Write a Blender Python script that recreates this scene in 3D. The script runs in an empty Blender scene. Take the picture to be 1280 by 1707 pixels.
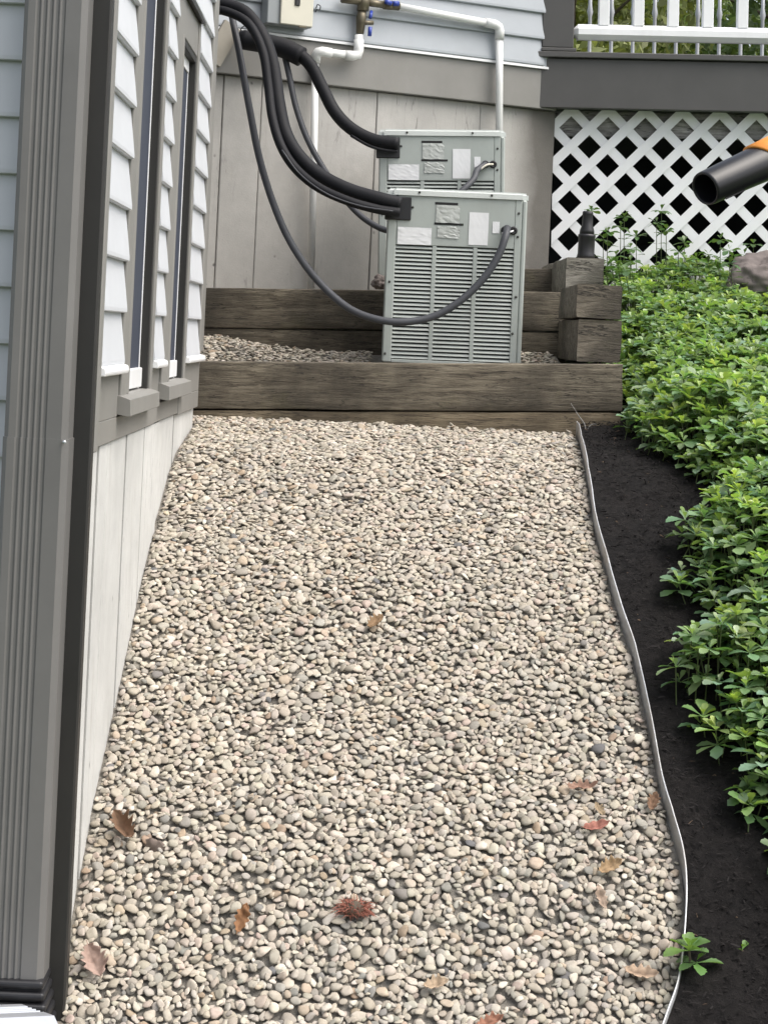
import bpy, bmesh, math, random
import numpy as np
from mathutils import Vector, Matrix, noise as mnoise

# ------------------------------------------------------------------ camera, world, sun, exposure
random.seed(7); rng = np.random.default_rng(11)
sc = bpy.context.scene
COL = sc.collection
F, CX, CY, EYE = 3300.0, 640.0, 560.0, 1.41       # principal point at eye level: the lens is shifted, uprights stay parallel
ROLL = math.radians(2.7)
_vp = np.array([610-CX, -(559-CY), -F]); _vp /= np.linalg.norm(_vp)
_u = np.array([math.sin(ROLL), math.cos(ROLL), 0]); _u = _u-_vp*(_u@_vp); _u /= np.linalg.norm(_u)
CM = np.stack([np.cross(_vp, _u), _vp, _u], 1)          # camera <- world
def ray(x, y): return CM.T@np.array([x-CX, -(y-CY), -F])
def onX(x, y, X): d = ray(x, y); return Vector(d*(X/d[0])+np.array([0, 0, EYE]))
def onY(x, y, Y): d = ray(x, y); return Vector(d*(Y/d[1])+np.array([0, 0, EYE]))

cam = bpy.data.cameras.new('camera'); camo = bpy.data.objects.new('camera', cam); COL.objects.link(camo)
mw = Matrix.Identity(4)
for i in range(3):
    for j in range(3): mw[i][j] = CM.T[i][j]
mw.translation = (0, 0, EYE); camo.matrix_world = mw
cam.sensor_fit = 'VERTICAL'; cam.sensor_height = 36; cam.lens = F/1707*36
cam.shift_y = -(853.5-CY)/1707; cam.clip_start = 0.05; cam.clip_end = 500
sc.camera = camo

SUN_EL, SUN_AZ = math.radians(58), math.radians(114)     # azimuth clockwise from +Y (the view), so from the right, a little behind
w = bpy.data.worlds.new('World'); sc.world = w; w.use_nodes = True
nt = w.node_tree; bg = nt.nodes['Background']
sky = nt.nodes.new('ShaderNodeTexSky'); sky.sky_type = 'NISHITA'; sky.sun_disc = False
sky.sun_elevation = SUN_EL; sky.sun_rotation = SUN_AZ
sky.air_density = 1.0; sky.dust_density = 5.0; sky.ozone_density = 1.0
hs = nt.nodes.new('ShaderNodeHueSaturation'); hs.inputs['Saturation'].default_value = .5     # thin overcast whitens the blue
nt.links.new(sky.outputs[0], hs.inputs['Color']); nt.links.new(hs.outputs[0], bg.inputs[0]); bg.inputs[1].default_value = 0.15
sl = bpy.data.lights.new('sun', 'SUN'); sl.energy = 1.4; sl.angle = math.radians(60); sl.color = (1, .95, .88)
so = bpy.data.objects.new('sun', sl); COL.objects.link(so)
sd = Vector((math.sin(SUN_AZ)*math.cos(SUN_EL), math.cos(SUN_AZ)*math.cos(SUN_EL), math.sin(SUN_EL)))
so.rotation_euler = sd.to_track_quat('Z', 'Y').to_euler(); so.location = (6, -4, 9)
sc.view_settings.view_transform = 'Standard'; sc.view_settings.look = 'None'
sc.view_settings.exposure = 0.88; sc.view_settings.gamma = 1.0
sc.render.engine = 'CYCLES'; sc.render.resolution_x = 767; sc.render.resolution_y = 1024

# ------------------------------------------------------------------ helpers
def mesh_from(name, v, f, smooth=False):
    me = bpy.data.meshes.new(name); me.from_pydata([tuple(p) for p in v], [], [tuple(q) for q in f]); me.update()
    if smooth: me.polygons.foreach_set('use_smooth', [True]*len(me.polygons))
    return me
def np_mesh(name, v, tris, smooth=True, col=None):
    v = np.asarray(v, np.float32); tris = np.asarray(tris, np.int32); me = bpy.data.meshes.new(name)
    me.vertices.add(len(v)); me.vertices.foreach_set('co', v.ravel())
    me.loops.add(tris.size); me.loops.foreach_set('vertex_index', tris.ravel())
    n, k = tris.shape
    me.polygons.add(n); me.polygons.foreach_set('loop_start', np.arange(0, n*k, k, dtype=np.int32))
    me.polygons.foreach_set('loop_total', np.full(n, k, np.int32))
    if smooth: me.polygons.foreach_set('use_smooth', np.ones(n, bool))
    if col is not None:
        a = me.color_attributes.new('tint', 'FLOAT_COLOR', 'POINT')
        c = np.ones((len(v), 4), np.float32); c[:, :3] = col; a.data.foreach_set('color', c.ravel())
    me.update(calc_edges=True); me.validate(); return me
def obj(name, me, m=None, parent=None, loc=None, rot=None):
    o = bpy.data.objects.new(name, me); COL.objects.link(o)
    if m is not None and not me.materials: me.materials.append(m)
    if parent is not None: o.parent = parent
    if loc is not None: o.location = loc
    if rot is not None: o.rotation_euler = rot
    return o
def tag(o, label, cat, group=None):
    o['label'] = label; o['category'] = cat
    if group: o['group'] = group
    return o
def thing(name, label, cat, loc=(0, 0, 0), rot=(0, 0, 0), group=None):
    o = bpy.data.objects.new(name, None); COL.objects.link(o); o.location = loc; o.rotation_euler = rot
    o.empty_display_size = .1
    return tag(o, label, cat, group)
def struct(o): o['kind'] = 'structure'; return o
def stuff(o): o['kind'] = 'stuff'; return o

def box_bm(bm, lo, hi, mat=None):
    vs = [bm.verts.new((x, y, z)) for z in (lo[2], hi[2]) for y in (lo[1], hi[1]) for x in (lo[0], hi[0])]
    if mat is not None:
        for q in vs: q.co = mat@q.co
    for f in ((0, 2, 3, 1), (4, 5, 7, 6), (0, 1, 5, 4), (2, 6, 7, 3), (0, 4, 6, 2), (1, 3, 7, 5)):
        bm.faces.new([vs[i] for i in f])
def bm_mesh(name, bm, smooth=False):
    me = bpy.data.meshes.new(name); bmesh.ops.recalc_face_normals(bm, faces=bm.faces[:]); bm.to_mesh(me); bm.free()
    if smooth: me.polygons.foreach_set('use_smooth', [True]*len(me.polygons))
    return me
def box(name, lo, hi, bev=0.0, mat=None, seg=1):
    bm = bmesh.new(); lo, hi = [min(a, b) for a, b in zip(lo, hi)], [max(a, b) for a, b in zip(lo, hi)]
    box_bm(bm, lo, hi, mat)
    if bev > 0: bmesh.ops.bevel(bm, geom=bm.edges[:], offset=bev, segments=seg, profile=.5, affect='EDGES')
    return bm_mesh(name, bm)
def prism(name, poly, axis, a, b, bev=0.0):
    """poly: list of 2-D points extruded along axis ('X','Y','Z') from a to b"""
    bm = bmesh.new()
    def P(p, t):
        return {'X': (t, p[0], p[1]), 'Y': (p[0], t, p[1]), 'Z': (p[0], p[1], t)}[axis]
    A = [bm.verts.new(P(p, a)) for p in poly]; B = [bm.verts.new(P(p, b)) for p in poly]
    bm.faces.new(A); bm.faces.new(B[::-1]); n = len(poly)
    for i in range(n): bm.faces.new((A[i], A[(i+1) % n], B[(i+1) % n], B[i]))
    if bev > 0: bmesh.ops.bevel(bm, geom=bm.edges[:], offset=bev, segments=1, affect='EDGES')
    return bm_mesh(name, bm)
def smooth_path(pts, n=8):
    pts = [Vector(p) for p in pts]; out = []
    ext = [pts[0]*2-pts[1]]+pts+[pts[-1]*2-pts[-2]]
    for i in range(1, len(ext)-2):
        p0, p1, p2, p3 = ext[i-1:i+3]
        for k in range(n):
            t = k/n
            out.append(.5*((2*p1)+(p2-p0)*t+(2*p0-5*p1+4*p2-p3)*t*t+(3*p1-p0-3*p2+p3)*t**3))
    out.append(pts[-1]); return out
def tube(name, pts, r, seg=12, cap=True, rfun=None):
    pts = [Vector(p) for p in pts]; v = []; f = []; n = len(pts); side = None
    for i, p in enumerate(pts):
        t = (pts[min(i+1, n-1)]-pts[max(i-1, 0)]).normalized()
        if side is None: side = t.orthogonal().normalized()
        side = (side-t*side.dot(t)).normalized(); up = t.cross(side)
        rr = (rfun(i/(n-1)) if rfun else 1)*(r[i] if isinstance(r, (list, tuple)) else r)
        for k in range(seg):
            a = 2*math.pi*k/seg; v.append(p+side*math.cos(a)*rr+up*math.sin(a)*rr)
    for i in range(n-1):
        for k in range(seg):
            f.append((i*seg+k, i*seg+(k+1) % seg, (i+1)*seg+(k+1) % seg, (i+1)*seg+k))
    if cap: f.append(tuple(range(seg))[::-1]); f.append(tuple((n-1)*seg+k for k in range(seg)))
    me = mesh_from(name, v, f, True)
    return me
def lathe(name, prof, seg=20, mat=None):
    v = []; f = []
    for r, z in prof:
        for k in range(seg):
            a = 2*math.pi*k/seg; q = Vector((r*math.cos(a), r*math.sin(a), z)); v.append(mat@q if mat else q)
    for i in range(len(prof)-1):
        for k in range(seg): f.append((i*seg+k, i*seg+(k+1) % seg, (i+1)*seg+(k+1) % seg, (i+1)*seg+k))
    f.append(tuple(range(seg))[::-1]); f.append(tuple((len(prof)-1)*seg+k for k in range(seg)))
    return mesh_from(name, v, f, True)
def align(p, d):
    """matrix with local Z along d at p"""
    return Matrix.Translation(p)@Vector(d).to_track_quat('Z', 'Y').to_matrix().to_4x4()

# ------------------------------------------------------------------ materials
class N:
    def __init__(s, name):
        s.m = bpy.data.materials.new(name); s.m.use_nodes = True; s.t = s.m.node_tree; s.b = s.t.nodes['Principled BSDF']
        s.tc = s.t.nodes.new('ShaderNodeTexCoord')
    def n(s, typ, **kw):
        q = s.t.nodes.new(typ)
        for k, v in kw.items():
            if k.startswith('i_'): q.inputs[k[2:].replace('_', ' ')].default_value = v
            else: setattr(q, k, v)
        return q
    def l(s, a, b): s.t.links.new(a, b)
    def coord(s, scale=(1, 1, 1), kind='Object'):
        mp = s.n('ShaderNodeMapping'); mp.inputs['Scale'].default_value = scale; s.l(s.tc.outputs[kind], mp.inputs[0]); return mp.outputs[0]
    def noise(s, scale, detail=6, vec=None, rough=.6, dist=0):
        q = s.n('ShaderNodeTexNoise'); q.inputs['Scale'].default_value = scale; q.inputs['Detail'].default_value = detail
        q.inputs['Roughness'].default_value = rough; q.inputs['Distortion'].default_value = dist
        if vec is not None: s.l(vec, q.inputs['Vector'])
        else: s.l(s.tc.outputs['Object'], q.inputs['Vector'])
        return q.outputs['Fac']
    def ramp(s, fac, stops):
        q = s.n('ShaderNodeValToRGB'); e = q.color_ramp.elements
        while len(e) < len(stops): e.new(.5)
        for i, (p, c) in enumerate(stops): e[i].position = p; e[i].color = (*c, 1) if len(c) == 3 else c
        s.l(fac, q.inputs[0]); return q.outputs[0]
    def mix(s, fac, a, b, mode='MIX'):
        q = s.n('ShaderNodeMix', data_type='RGBA', blend_type=mode)
        if isinstance(fac, (int, float)): q.inputs[0].default_value = fac
        else: s.l(fac, q.inputs[0])
        for k, x in ((6, a), (7, b)):
            if isinstance(x, tuple): q.inputs[k].default_value = (*x, 1)
            else: s.l(x, q.inputs[k])
        return q.outputs[2]
    def bump(s, h, strength=.3, dist=.005, base=None):
        q = s.n('ShaderNodeBump'); q.inputs['Strength'].default_value = strength; q.inputs['Distance'].default_value = dist
        s.l(h, q.inputs['Height'])
        if base is not None: s.l(base, q.inputs['Normal'])
        s.l(q.outputs[0], s.b.inputs['Normal']); return q.outputs[0]
    def set(s, **kw):
        for k, v in kw.items():
            k = k.replace('_', ' ')
            if hasattr(v, 'links'): s.l(v, s.b.inputs[k])
            else: s.b.inputs[k].default_value = v
        return s
def g(v): return (v, v, v)

def paint(name, c, rough=.5, var=.12, dirt=0.0, dirtc=(.12, .1, .08), bump=.05, metallic=0, spec=.5):
    s = N(name); a = s.noise(6, 8); b = s.noise(90, 4)
    col = s.mix(s.ramp(a, [(.3, g(0)), (.7, g(1))]), tuple(x*(1-var) for x in c), tuple(min(1, x*(1+var*.6)) for x in c))
    if dirt:
        d = s.noise(3.2, 10, vec=s.coord((1, 1, .35)), rough=.7)
        col = s.mix(s.ramp(d, [(.52, g(0)), (.75, g(dirt))]), col, dirtc)
    s.set(Base_Color=col, Roughness=rough, Metallic=metallic); s.b.inputs['Specular IOR Level'].default_value = spec; s.bump(b, bump, .002); return s.m
M = {}
M['siding'] = paint('vinyl_siding', (.565, .585, .615), .42, .05, .12, (.38, .38, .37))
M['shadesiding'] = paint('vinyl_siding_shaded', (.35, .377, .405), .45, .06, .3, (.25, .26, .27))  # same paint as the near siding, darkened for the shade on the back wall
M['whitetrim'] = paint('white_trim', (.76, .77, .78), .4, .04, .25, (.4, .38, .35))
M['taupe'] = paint('taupe_trim', (.215, .21, .196), .5, .08, .25, (.14, .13, .11))
M['darktrim'] = paint('dark_brown_trim', (.018, .0175, .016), .55, .2, .2, (.06, .055, .045))
M['deckpaint'] = paint('deck_dark_paint', (.070, .068, .066), .5, .1, .2, (.11, .105, .1))
M['downspout'] = paint('downspout_paint', (.145, .142, .137), .42, .1, .25, (.09, .085, .08))
M['silver'] = paint('aluminium_elbow', (.55, .57, .6), .35, .08, .15, (.3, .3, .3), metallic=.6)
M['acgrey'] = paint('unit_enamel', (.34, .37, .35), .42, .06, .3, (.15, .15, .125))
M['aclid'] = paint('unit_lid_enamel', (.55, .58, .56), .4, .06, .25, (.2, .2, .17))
M['black'] = paint('black_plastic', (.014, .014, .016), .45, .2, .1, (.03, .03, .03))
M['foam'] = paint('pipe_insulation', (.010, .0105, .013), .62, .25, .3, (.03, .03, .03), bump=.25, spec=.22)
M['whip'] = paint('conduit_grey', (.055, .058, .066), .5, .15, .3, (.03, .03, .03), spec=.3)
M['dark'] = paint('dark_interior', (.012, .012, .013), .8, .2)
M['paper'] = paint('paper_label', (.68, .69, .7), .5, .08, .2, (.45, .45, .44))
M['tape'] = paint('silver_tape', (.42, .44, .42), .3, .2, .3, (.3, .3, .27), bump=.6)
M['screw'] = paint('screw_steel', (.05, .05, .048), .5, .2, metallic=.4)
M['pvc'] = paint('white_pvc', (.70, .71, .70), .35, .04, .3, (.42, .40, .36))
M['brass'] = paint('dull_brass', (.15, .13, .09), .45, .2, .4, (.08, .08, .07), metallic=.6)
M['bluehandle'] = paint('blue_handle', (.03, .06, .32), .4, .1)
M['cream'] = paint('cream_box', (.58, .56, .47), .45, .06, .2, (.4, .37, .3))
M['boxgrey'] = paint('grey_box_side', (.25, .27, .28), .45, .06, .2, (.2, .2, .2))
M['lattice'] = paint('white_lattice', (.80, .81, .82), .42, .05, .3, (.5, .5, .47))
M['steel'] = paint('turned_steel', (.42, .43, .44), .4, .1, metallic=.5)
M['orange'] = paint('orange_plastic', (.72, .27, .045), .4, .08)
M['bark'] = paint('bark', (.09, .07, .05), .9, .4, .4, (.04, .035, .03), bump=.6)
M['joint'] = paint('dirty_joint', (.06, .057, .05), .9, .3)
M['wedge'] = paint('flashing_tan', (.27, .25, .21), .6, .15, .3)
M['blower'] = paint('blower_tube_plastic', (.006, .0063, .008), .32, .2, spec=.4)
M['lensglass'] = paint('dark_lens', (.02, .02, .022), .15, .1)

def glass():
    s = N('window_glass'); a = s.noise(2.5, 4)
    s.set(Base_Color=s.mix(a, (.040, .047, .068), (.062, .070, .092)), Roughness=.55); s.b.inputs['Specular IOR Level'].default_value = .15
    return s.m
M['glass'] = glass()

def concrete(name, c, shade_grime=None):
    s = N(name)
    big = s.noise(1.6, 8, rough=.65); mid = s.noise(14, 8, rough=.7); fine = s.noise(160, 3)
    streak = s.noise(5, 8, vec=s.coord((4, 4, .5)), rough=.7)
    col = s.mix(s.ramp(big, [(.3, g(0)), (.7, g(1))]), tuple(x*.78 for x in c), tuple(min(1, x*1.1) for x in c))
    col = s.mix(s.ramp(mid, [(.35, g(.3)), (.65, g(0))]), col, tuple(x*.62 for x in c))
    col = s.mix(s.ramp(streak, [(.56, g(0)), (.78, g(.55))]), col, (c[0]*.55, c[1]*.52, c[2]*.47))
    v = s.n('ShaderNodeTexVoronoi', feature='F1'); v.inputs['Scale'].default_value = 12; v.inputs['Randomness'].default_value = 1
    s.l(s.coord((1, 1, .8)), v.inputs['Vector'])
    hole = s.ramp(v.outputs['Distance'], [(.04, g(1)), (.11, g(0))])
    sel = s.ramp(s.noise(5, 2), [(.56, g(0)), (.6, g(1))]); hs = s.mix(1.0, hole, sel, 'MULTIPLY')
    col = s.mix(hs, col, tuple(x*.22 for x in c))
    ck = s.noise(4.5, 5, vec=s.coord((3, 3, .22)), rough=.55, dist=.3)
    crack = s.mix(1.0, s.ramp(ck, [(.494, g(0)), (.5, g(.8)), (.506, g(0))]), s.ramp(s.noise(2.2, 3), [(.48, g(0)), (.6, g(1))]), 'MULTIPLY')
    col = s.mix(crack, col, tuple(x*.3 for x in c))
    spl = s.ramp(s.noise(48, 4, rough=.75), [(.66, g(0)), (.70, g(.55))]); col = s.mix(spl, col, tuple(x*.45 for x in c))
    if shade_grime:                                             # deck shade plus grime put into the colour, with a ragged edge
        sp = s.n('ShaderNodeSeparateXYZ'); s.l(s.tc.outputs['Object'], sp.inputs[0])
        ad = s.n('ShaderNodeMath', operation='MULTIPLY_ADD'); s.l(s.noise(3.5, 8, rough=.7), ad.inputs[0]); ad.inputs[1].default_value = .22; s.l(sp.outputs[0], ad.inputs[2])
        mr = s.n('ShaderNodeMapRange'); s.l(ad.outputs[0], mr.inputs[0]); mr.inputs[1].default_value = shade_grime[0]+.11; mr.inputs[2].default_value = shade_grime[1]+.11
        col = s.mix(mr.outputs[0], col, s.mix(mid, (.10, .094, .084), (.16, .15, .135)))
    s.set(Base_Color=col, Roughness=.85)
    h = s.mix(1.0, s.mix(.5, mid, fine), hs, 'SUBTRACT'); s.bump(h, .35, .004); return s.m
M['concrete'] = concrete('painted_concrete', (.55, .55, .53))
M['concrete2'] = concrete('grey_concrete', (.44, .43, .405))

def timber(name, c1, c2, c3, sc_=(1, 1, 1)):
    s = N(name)
    vec = s.coord((1.2*sc_[0], 1.2*sc_[1], 16*sc_[2])) if sc_ == (1, 1, 1) else s.coord(sc_)
    grain = s.noise(5.5, 10, vec=vec, rough=.72, dist=.6)
    fine = s.noise(26, 6, vec=vec, rough=.7)
    patch = s.noise(3.2, 6, rough=.6)
    col = s.ramp(grain, [(.33, c3), (.45, c1), (.58, c2), (.72, tuple(min(1, x*1.35) for x in c2))])
    col = s.mix(s.ramp(patch, [(.42, g(0)), (.62, g(.85))]), col, tuple(x*.4 for x in c1))
    col = s.mix(s.ramp(fine, [(.3, g(.55)), (.5, g(0))]), col, c3)
    cr = s.noise(3.0, 6, vec=vec, rough=.5, dist=.25); col = s.mix(s.ramp(cr, [(.488, g(0)), (.5, g(.95)), (.512, g(0))]), col, tuple(x*.25 for x in c3))
    moss = s.noise(7, 5); col = s.mix(s.ramp(moss, [(.6, g(0)), (.75, g(.3))]), col, (.12, .115, .05))
    s.set(Base_Color=col, Roughness=.85); s.bump(s.mix(.5, grain, fine), .8, .012); return s.m
M['timber'] = timber('weathered_timber', (.125, .105, .076), (.205, .178, .132), (.026, .021, .015))
M['timberlow'] = timber('brown_timber', (.16, .125, .08), (.22, .18, .12), (.05, .04, .028))
M['endgrain'] = timber('timber_returns', (.12, .102, .078), (.185, .16, .125), (.03, .026, .02), (7, 1.2, 7))
M['paletimber'] = timber('bleached_timber', (.20, .185, .155), (.28, .262, .225), (.06, .054, .045), (7, 1.2, 7))
M['oldboard'] = timber('grey_joist_board', (.34, .33, .31), (.46, .45, .43), (.14, .135, .13))

def tinted(name, rough, noise_scale=60, amt=.25, spec=.5, trans=0, bump=.2, bs=200):
    s = N(name); a = s.n('ShaderNodeAttribute', attribute_name='tint')
    nz = s.noise(noise_scale, 5)
    col = s.mix(s.ramp(nz, [(.3, g(amt)), (.6, g(0))]), a.outputs['Color'], s.mix(1.0, a.outputs['Color'], (.55, .52, .47), 'MULTIPLY'))
    s.set(Base_Color=col, Roughness=rough); s.b.inputs['Specular IOR Level'].default_value = spec
    if bump: s.bump(s.noise(bs, 4), bump, .002)
    if trans:
        t = s.n('ShaderNodeBsdfTranslucent'); s.l(s.mix(1.0, col, (1.3, 1.35, .55), 'MULTIPLY'), t.inputs[0])
        mx = s.n('ShaderNodeMixShader'); mx.inputs[0].default_value = trans
        out = s.t.nodes['Material Output']; s.l(s.b.outputs[0], mx.inputs[1]); s.l(t.outputs[0], mx.inputs[2]); s.l(mx.outputs[0], out.inputs[0])
    return s.m
M['pebble'] = tinted('river_pebble', .75, 70, .38, .35, 0, .25, 260)
M['leaf'] = tinted('glossy_leaf', .42, 30, .12, .8, .38, 0)
M['treeleaf'] = tinted('tree_leaf', .5, 3, .3, .4, .3, 0)
M['deadleaf'] = tinted('dry_leaf', .8, 45, .5, .2, .12, .3, 120)
M['shred'] = tinted('mulch_shred', .95, 60, .3, .1, 0, 0)
M['rock'] = concrete('rough_rock', (.17, .145, .135))

def mulchmat():
    s = N('dark_mulch'); a = s.noise(40, 10, rough=.75); b = s.noise(9, 6)
    col = s.ramp(a, [(.3, (.004, .0038, .004)), (.55, (.013, .012, .012)), (.8, (.028, .025, .024))])
    s.set(Base_Color=s.mix(s.ramp(b, [(.4, g(0)), (.7, g(.4))]), col, (.02, .017, .016)), Roughness=.95); s.b.inputs['Specular IOR Level'].default_value = .15
    s.bump(a, 1.0, .012); return s.m
M['mulch'] = mulchmat()
def soilmat():
    s = N('soil'); a = s.noise(60, 8, rough=.7)
    s.set(Base_Color=s.ramp(a, [(.3, (.10, .092, .08)), (.7, (.26, .24, .205))]), Roughness=.95); s.bump(a, .8, .01); return s.m
M['soil'] = soilmat()
def grassmat():
    s = N('lawn_ground'); a = s.noise(3, 8, rough=.7)
    s.set(Base_Color=s.ramp(a, [(.3, (.035, .055, .02)), (.7, (.08, .11, .04))]), Roughness=.95); s.bump(s.noise(60, 5), .8, .02); return s.m
M['lawn'] = grassmat()
def zinc():
    s = N('galvanised_edging'); a = s.noise(30, 6, vec=s.coord((1, 1, 3))); d = s.noise(8, 8)
    col = s.mix(s.ramp(d, [(.45, g(0)), (.7, g(.7))]), s.ramp(a, [(.3, (.46, .47, .49)), (.7, (.66, .68, .71))]), (.42, .38, .33))
    s.set(Base_Color=col, Roughness=.4, Metallic=.3); s.bump(a, .3, .003); return s.m
M['zinc'] = zinc()

# ------------------------------------------------------------------ terrain
HP = np.array([(-6, -2.2), (0, -1.45), (2.5, -.70), (3.4, -.33), (3.8, -.13), (4.05, .0), (4.24, .13), (4.37, .24), (4.53, .34), (4.72, .43), (5.06, .61), (5.28, .735),
               (5.46, .815), (5.72, .90), (5.95, .985), (6.19, 1.045), (6.95, 1.118), (8.0, 1.34), (9.0, 1.50), (10.5, 1.75), (14, 2.3), (60, 4)])
def h(Y): return np.interp(Y, HP[:, 0], HP[:, 1])
def march(x, y, off=0.0):
    d = ray(x, y); t0 = .5
    for i in range(6000):
        t = .3+i*.002; p = d*t/d[1]
        if p[2]+EYE < h(p[1])+off: return Vector((p[0], p[1], p[2]+EYE))
    return Vector((p[0], p[1], p[2]+EYE))
EDGE_PX = [(955, 690), (966, 712), (976, 752), (988, 832), (1008, 912), (1030, 990), (1054, 1058), (1062, 1088), (1084, 1190), (1104, 1290), (1120, 1350), (1136, 1410), (1143, 1468), (1142, 1530), (1137, 1590), (1128, 1640), (1110, 1690), (1085, 1760), (1060, 1850)]
EOFF = .026
EDGE = [march(x, y, EOFF) for x, y in EDGE_PX]
EDGE[0].y = 6.93
_ey = np.array([p.y for p in EDGE])[::-1]; _ex = np.array([p.x for p in EDGE])[::-1]
o_ = np.argsort(_ey); _ey = _ey[o_]; _ex = _ex[o_]
def edgeX(Y): return np.interp(Y, _ey, _ex)
def bedz(X, Y):
    e = edgeX(Y); t = np.clip(X-e, 0, 3)
    return h(Y)+.012+.06*t

def grid_surface(name, xs, ys, zf, mat):
    XX, YY = np.meshgrid(xs, ys); ZZ = zf(XX, YY); v = np.stack([XX.ravel(), YY.ravel(), ZZ.ravel()], 1)
    nx, ny = len(xs), len(ys); i = np.arange(nx-1)[None, :]+np.arange(ny-1)[:, None]*nx; i = i.ravel()
    q = np.stack([i, i+1, i+nx+1, i+nx], 1); return obj(name, np_mesh(name, v, q), mat)
xs = np.concatenate([np.linspace(-60, -6, 8), np.linspace(-5, 5, 41), np.linspace(6, 60, 8)])
ys = np.concatenate([np.linspace(-60, -7, 8), np.linspace(-6, 12, 121), np.linspace(13, 90, 10)])
struct(grid_surface('ground', xs, ys, lambda X, Y: h(Y)-.11, M['lawn']))

def vnoise(x, y, s, seed=0):
    return np.array([mnoise.noise(Vector((a*s, b*s, seed))) for a, b in zip(x.ravel(), y.ravel())]).reshape(x.shape)
# gravel base sheet below the stones
def gz(X, Y): return h(Y)-.016+.0*X
ys_g = np.linspace(2.6, 6.95, 120)
t_ = np.linspace(0, 1, 30)
v = []; 
for Y in ys_g:
    x0 = -.60 if Y > 4.06 else -1.6; x1 = edgeX(Y)
    for t in t_: v.append((x0+(x1-x0)*t, Y, h(Y)-.028))
nx, ny = 30, 120
i = (np.arange(nx-1)[None, :]+np.arange(ny-1)[:, None]*nx).ravel()
struct(obj('gravel_ground', np_mesh('gravel_ground', v, np.stack([i, i+1, i+nx+1, i+nx], 1)), M['soil']))
# mulch bed right of the edging
ny, nx = 230, 90
ys_m = np.linspace(2.6, 9.6, ny); v = np.zeros((ny, nx, 3))
for a, Y in enumerate(ys_m):
    x0 = edgeX(Y)+.004 if Y < 6.9 else .74+.16*min(1, (Y-6.9)/.05)
    X = x0+np.linspace(0, 1, nx)**1.25*3.2
    v[a, :, 0] = X; v[a, :, 1] = Y; v[a, :, 2] = bedz(X, np.full(nx, Y))
dz = vnoise(v[:, :, 0], v[:, :, 1], 9, 3)*.010+vnoise(v[:, :, 0], v[:, :, 1], 34, 5)*.006
dz[:, 0] = 0; v[:, :, 2] += dz
i = (np.arange(nx-1)[None, :]+np.arange(ny-1)[:, None]*nx).ravel()
struct(obj('mulch_bed', np_mesh('mulch_bed', v.reshape(-1, 3), np.stack([i, i+1, i+nx+1, i+nx], 1)), M['mulch']))

# ------------------------------------------------------------------ house (near wing, angled back wall)
house = thing('house', 'pale clapboard house with taupe trim and concrete foundation around the gravel', 'house', (-.6, 5.5, 0))
bpy.context.view_layer.update()
HINV = Matrix.Translation((.6, -5.5, 0))
def hpart(name, me, m, parent=house):
    o = obj(name, me, m, parent)
    if parent is house: o.location = (.6, -5.5, 0)
    return o
SX, TX, GX, CXW = -.567, -.556, -.580, -.570      # siding top, trim, glass, concrete planes
Y0, Y1 = 4.13, 6.76
ZK = 1.318; EXP = .1178
# windows: opening near edge, far edge, trim near outer, far outer
W1 = dict(t0=4.56, o0=4.70, o1=5.155, t1=5.205, z0=1.215, z1=2.75, top=None)
W2 = dict(t0=5.46, o0=5.655, o1=6.10, t1=6.15, z0=1.222, z1=2.24, top=2.36)
segs = [(4.152, W1['t0']), (W1['t1'], W2['t0']), (W2['t1'], 6.62)]
def sboard(name, a, b, zb, flip=False, X=SX, ht=EXP):
    # wedge clapboard profile in X-Z extruded along Y
    poly = [(X-.004, zb+ht+.012), (X+.001, zb+ht+.012), (X+.0165, zb+.010), (X+.0165, zb+.002), (X+.0135, zb), (X-.004, zb)]
    return prism(name, poly, 'Y', a, b)
for k in range(26):
    zb = ZK+k*EXP
    for si, (a, b) in enumerate(segs):
        if si == 1 and zb > 4: pass
        aa, bb = a, b
        if zb+EXP*.5 > 2.36 and si == 2: aa = W2['t0'] if zb > 2.34 else a
        if zb > 2.34 and si == 1 and zb+.02 < 2.88: pass
        if zb > 2.34 and si == 2 and zb < 2.9: aa = W2['t0']+.001
        if zb > 2.88:
            if si: continue
            bb = 6.62
        hpart('siding_board', sboard('siding_board', aa, bb, zb), M['siding'])
hpart('wall_core', box('wall_core', (-5.5, Y0+.02, .2), (-.602, Y1-.02, 4.6)), M['taupe'])
# skirt board pieces and white ledge
for (a, b, z0, z1, dx) in ((4.152, 5.37, 1.143, 1.196, 0), (5.372, 6.055, 1.1445, 1.196, -.001), (6.057, 6.76, 1.140, 1.196, .0012),
                           (4.152, W1['t0']-.001, 1.1965, 1.296, .0003), (W1['t1']+.001, 5.37, 1.1965, 1.296, 0), (5.372, W2['t0']-.001, 1.1965, 1.296, -.001), (W2['t1']+.001, 6.76, 1.1965, 1.296, .001)):
    hpart('skirt_board', box('skirt_board', (-.60, a, z0), (-.5625+dx, b, z1), .0015), M['taupe'])
for a, b in ((4.155, W1['t0']-.002), (W1['t1']+.002, W2['t0']-.002), (W2['t1']+.002, 6.735)):
    poly = [(-.60, 1.297), (-.60, 1.326), (-.556, 1.320), (-.541, 1.315), (-.539, 1.304), (-.542, 1.297)]
    hpart('ledge_strip', prism('ledge_strip', poly, 'Y', a, b, .002), M['whitetrim'])
hpart('corner_board', box('corner_board', (-.60, 4.102, 1.14), (-.5485, 4.150, 4.5), .003), M['taupe'])
hpart('corner_board', box('corner_board', (-.61, 6.623, 1.330), (-.5515, 6.765, 4.5), .003), M['taupe'])
hpart('dark_corner_board', box('dark_corner_board', (-.705, 4.058, -.25), (-.5505, 4.100, 4.5), .004), M['darktrim'])
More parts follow.
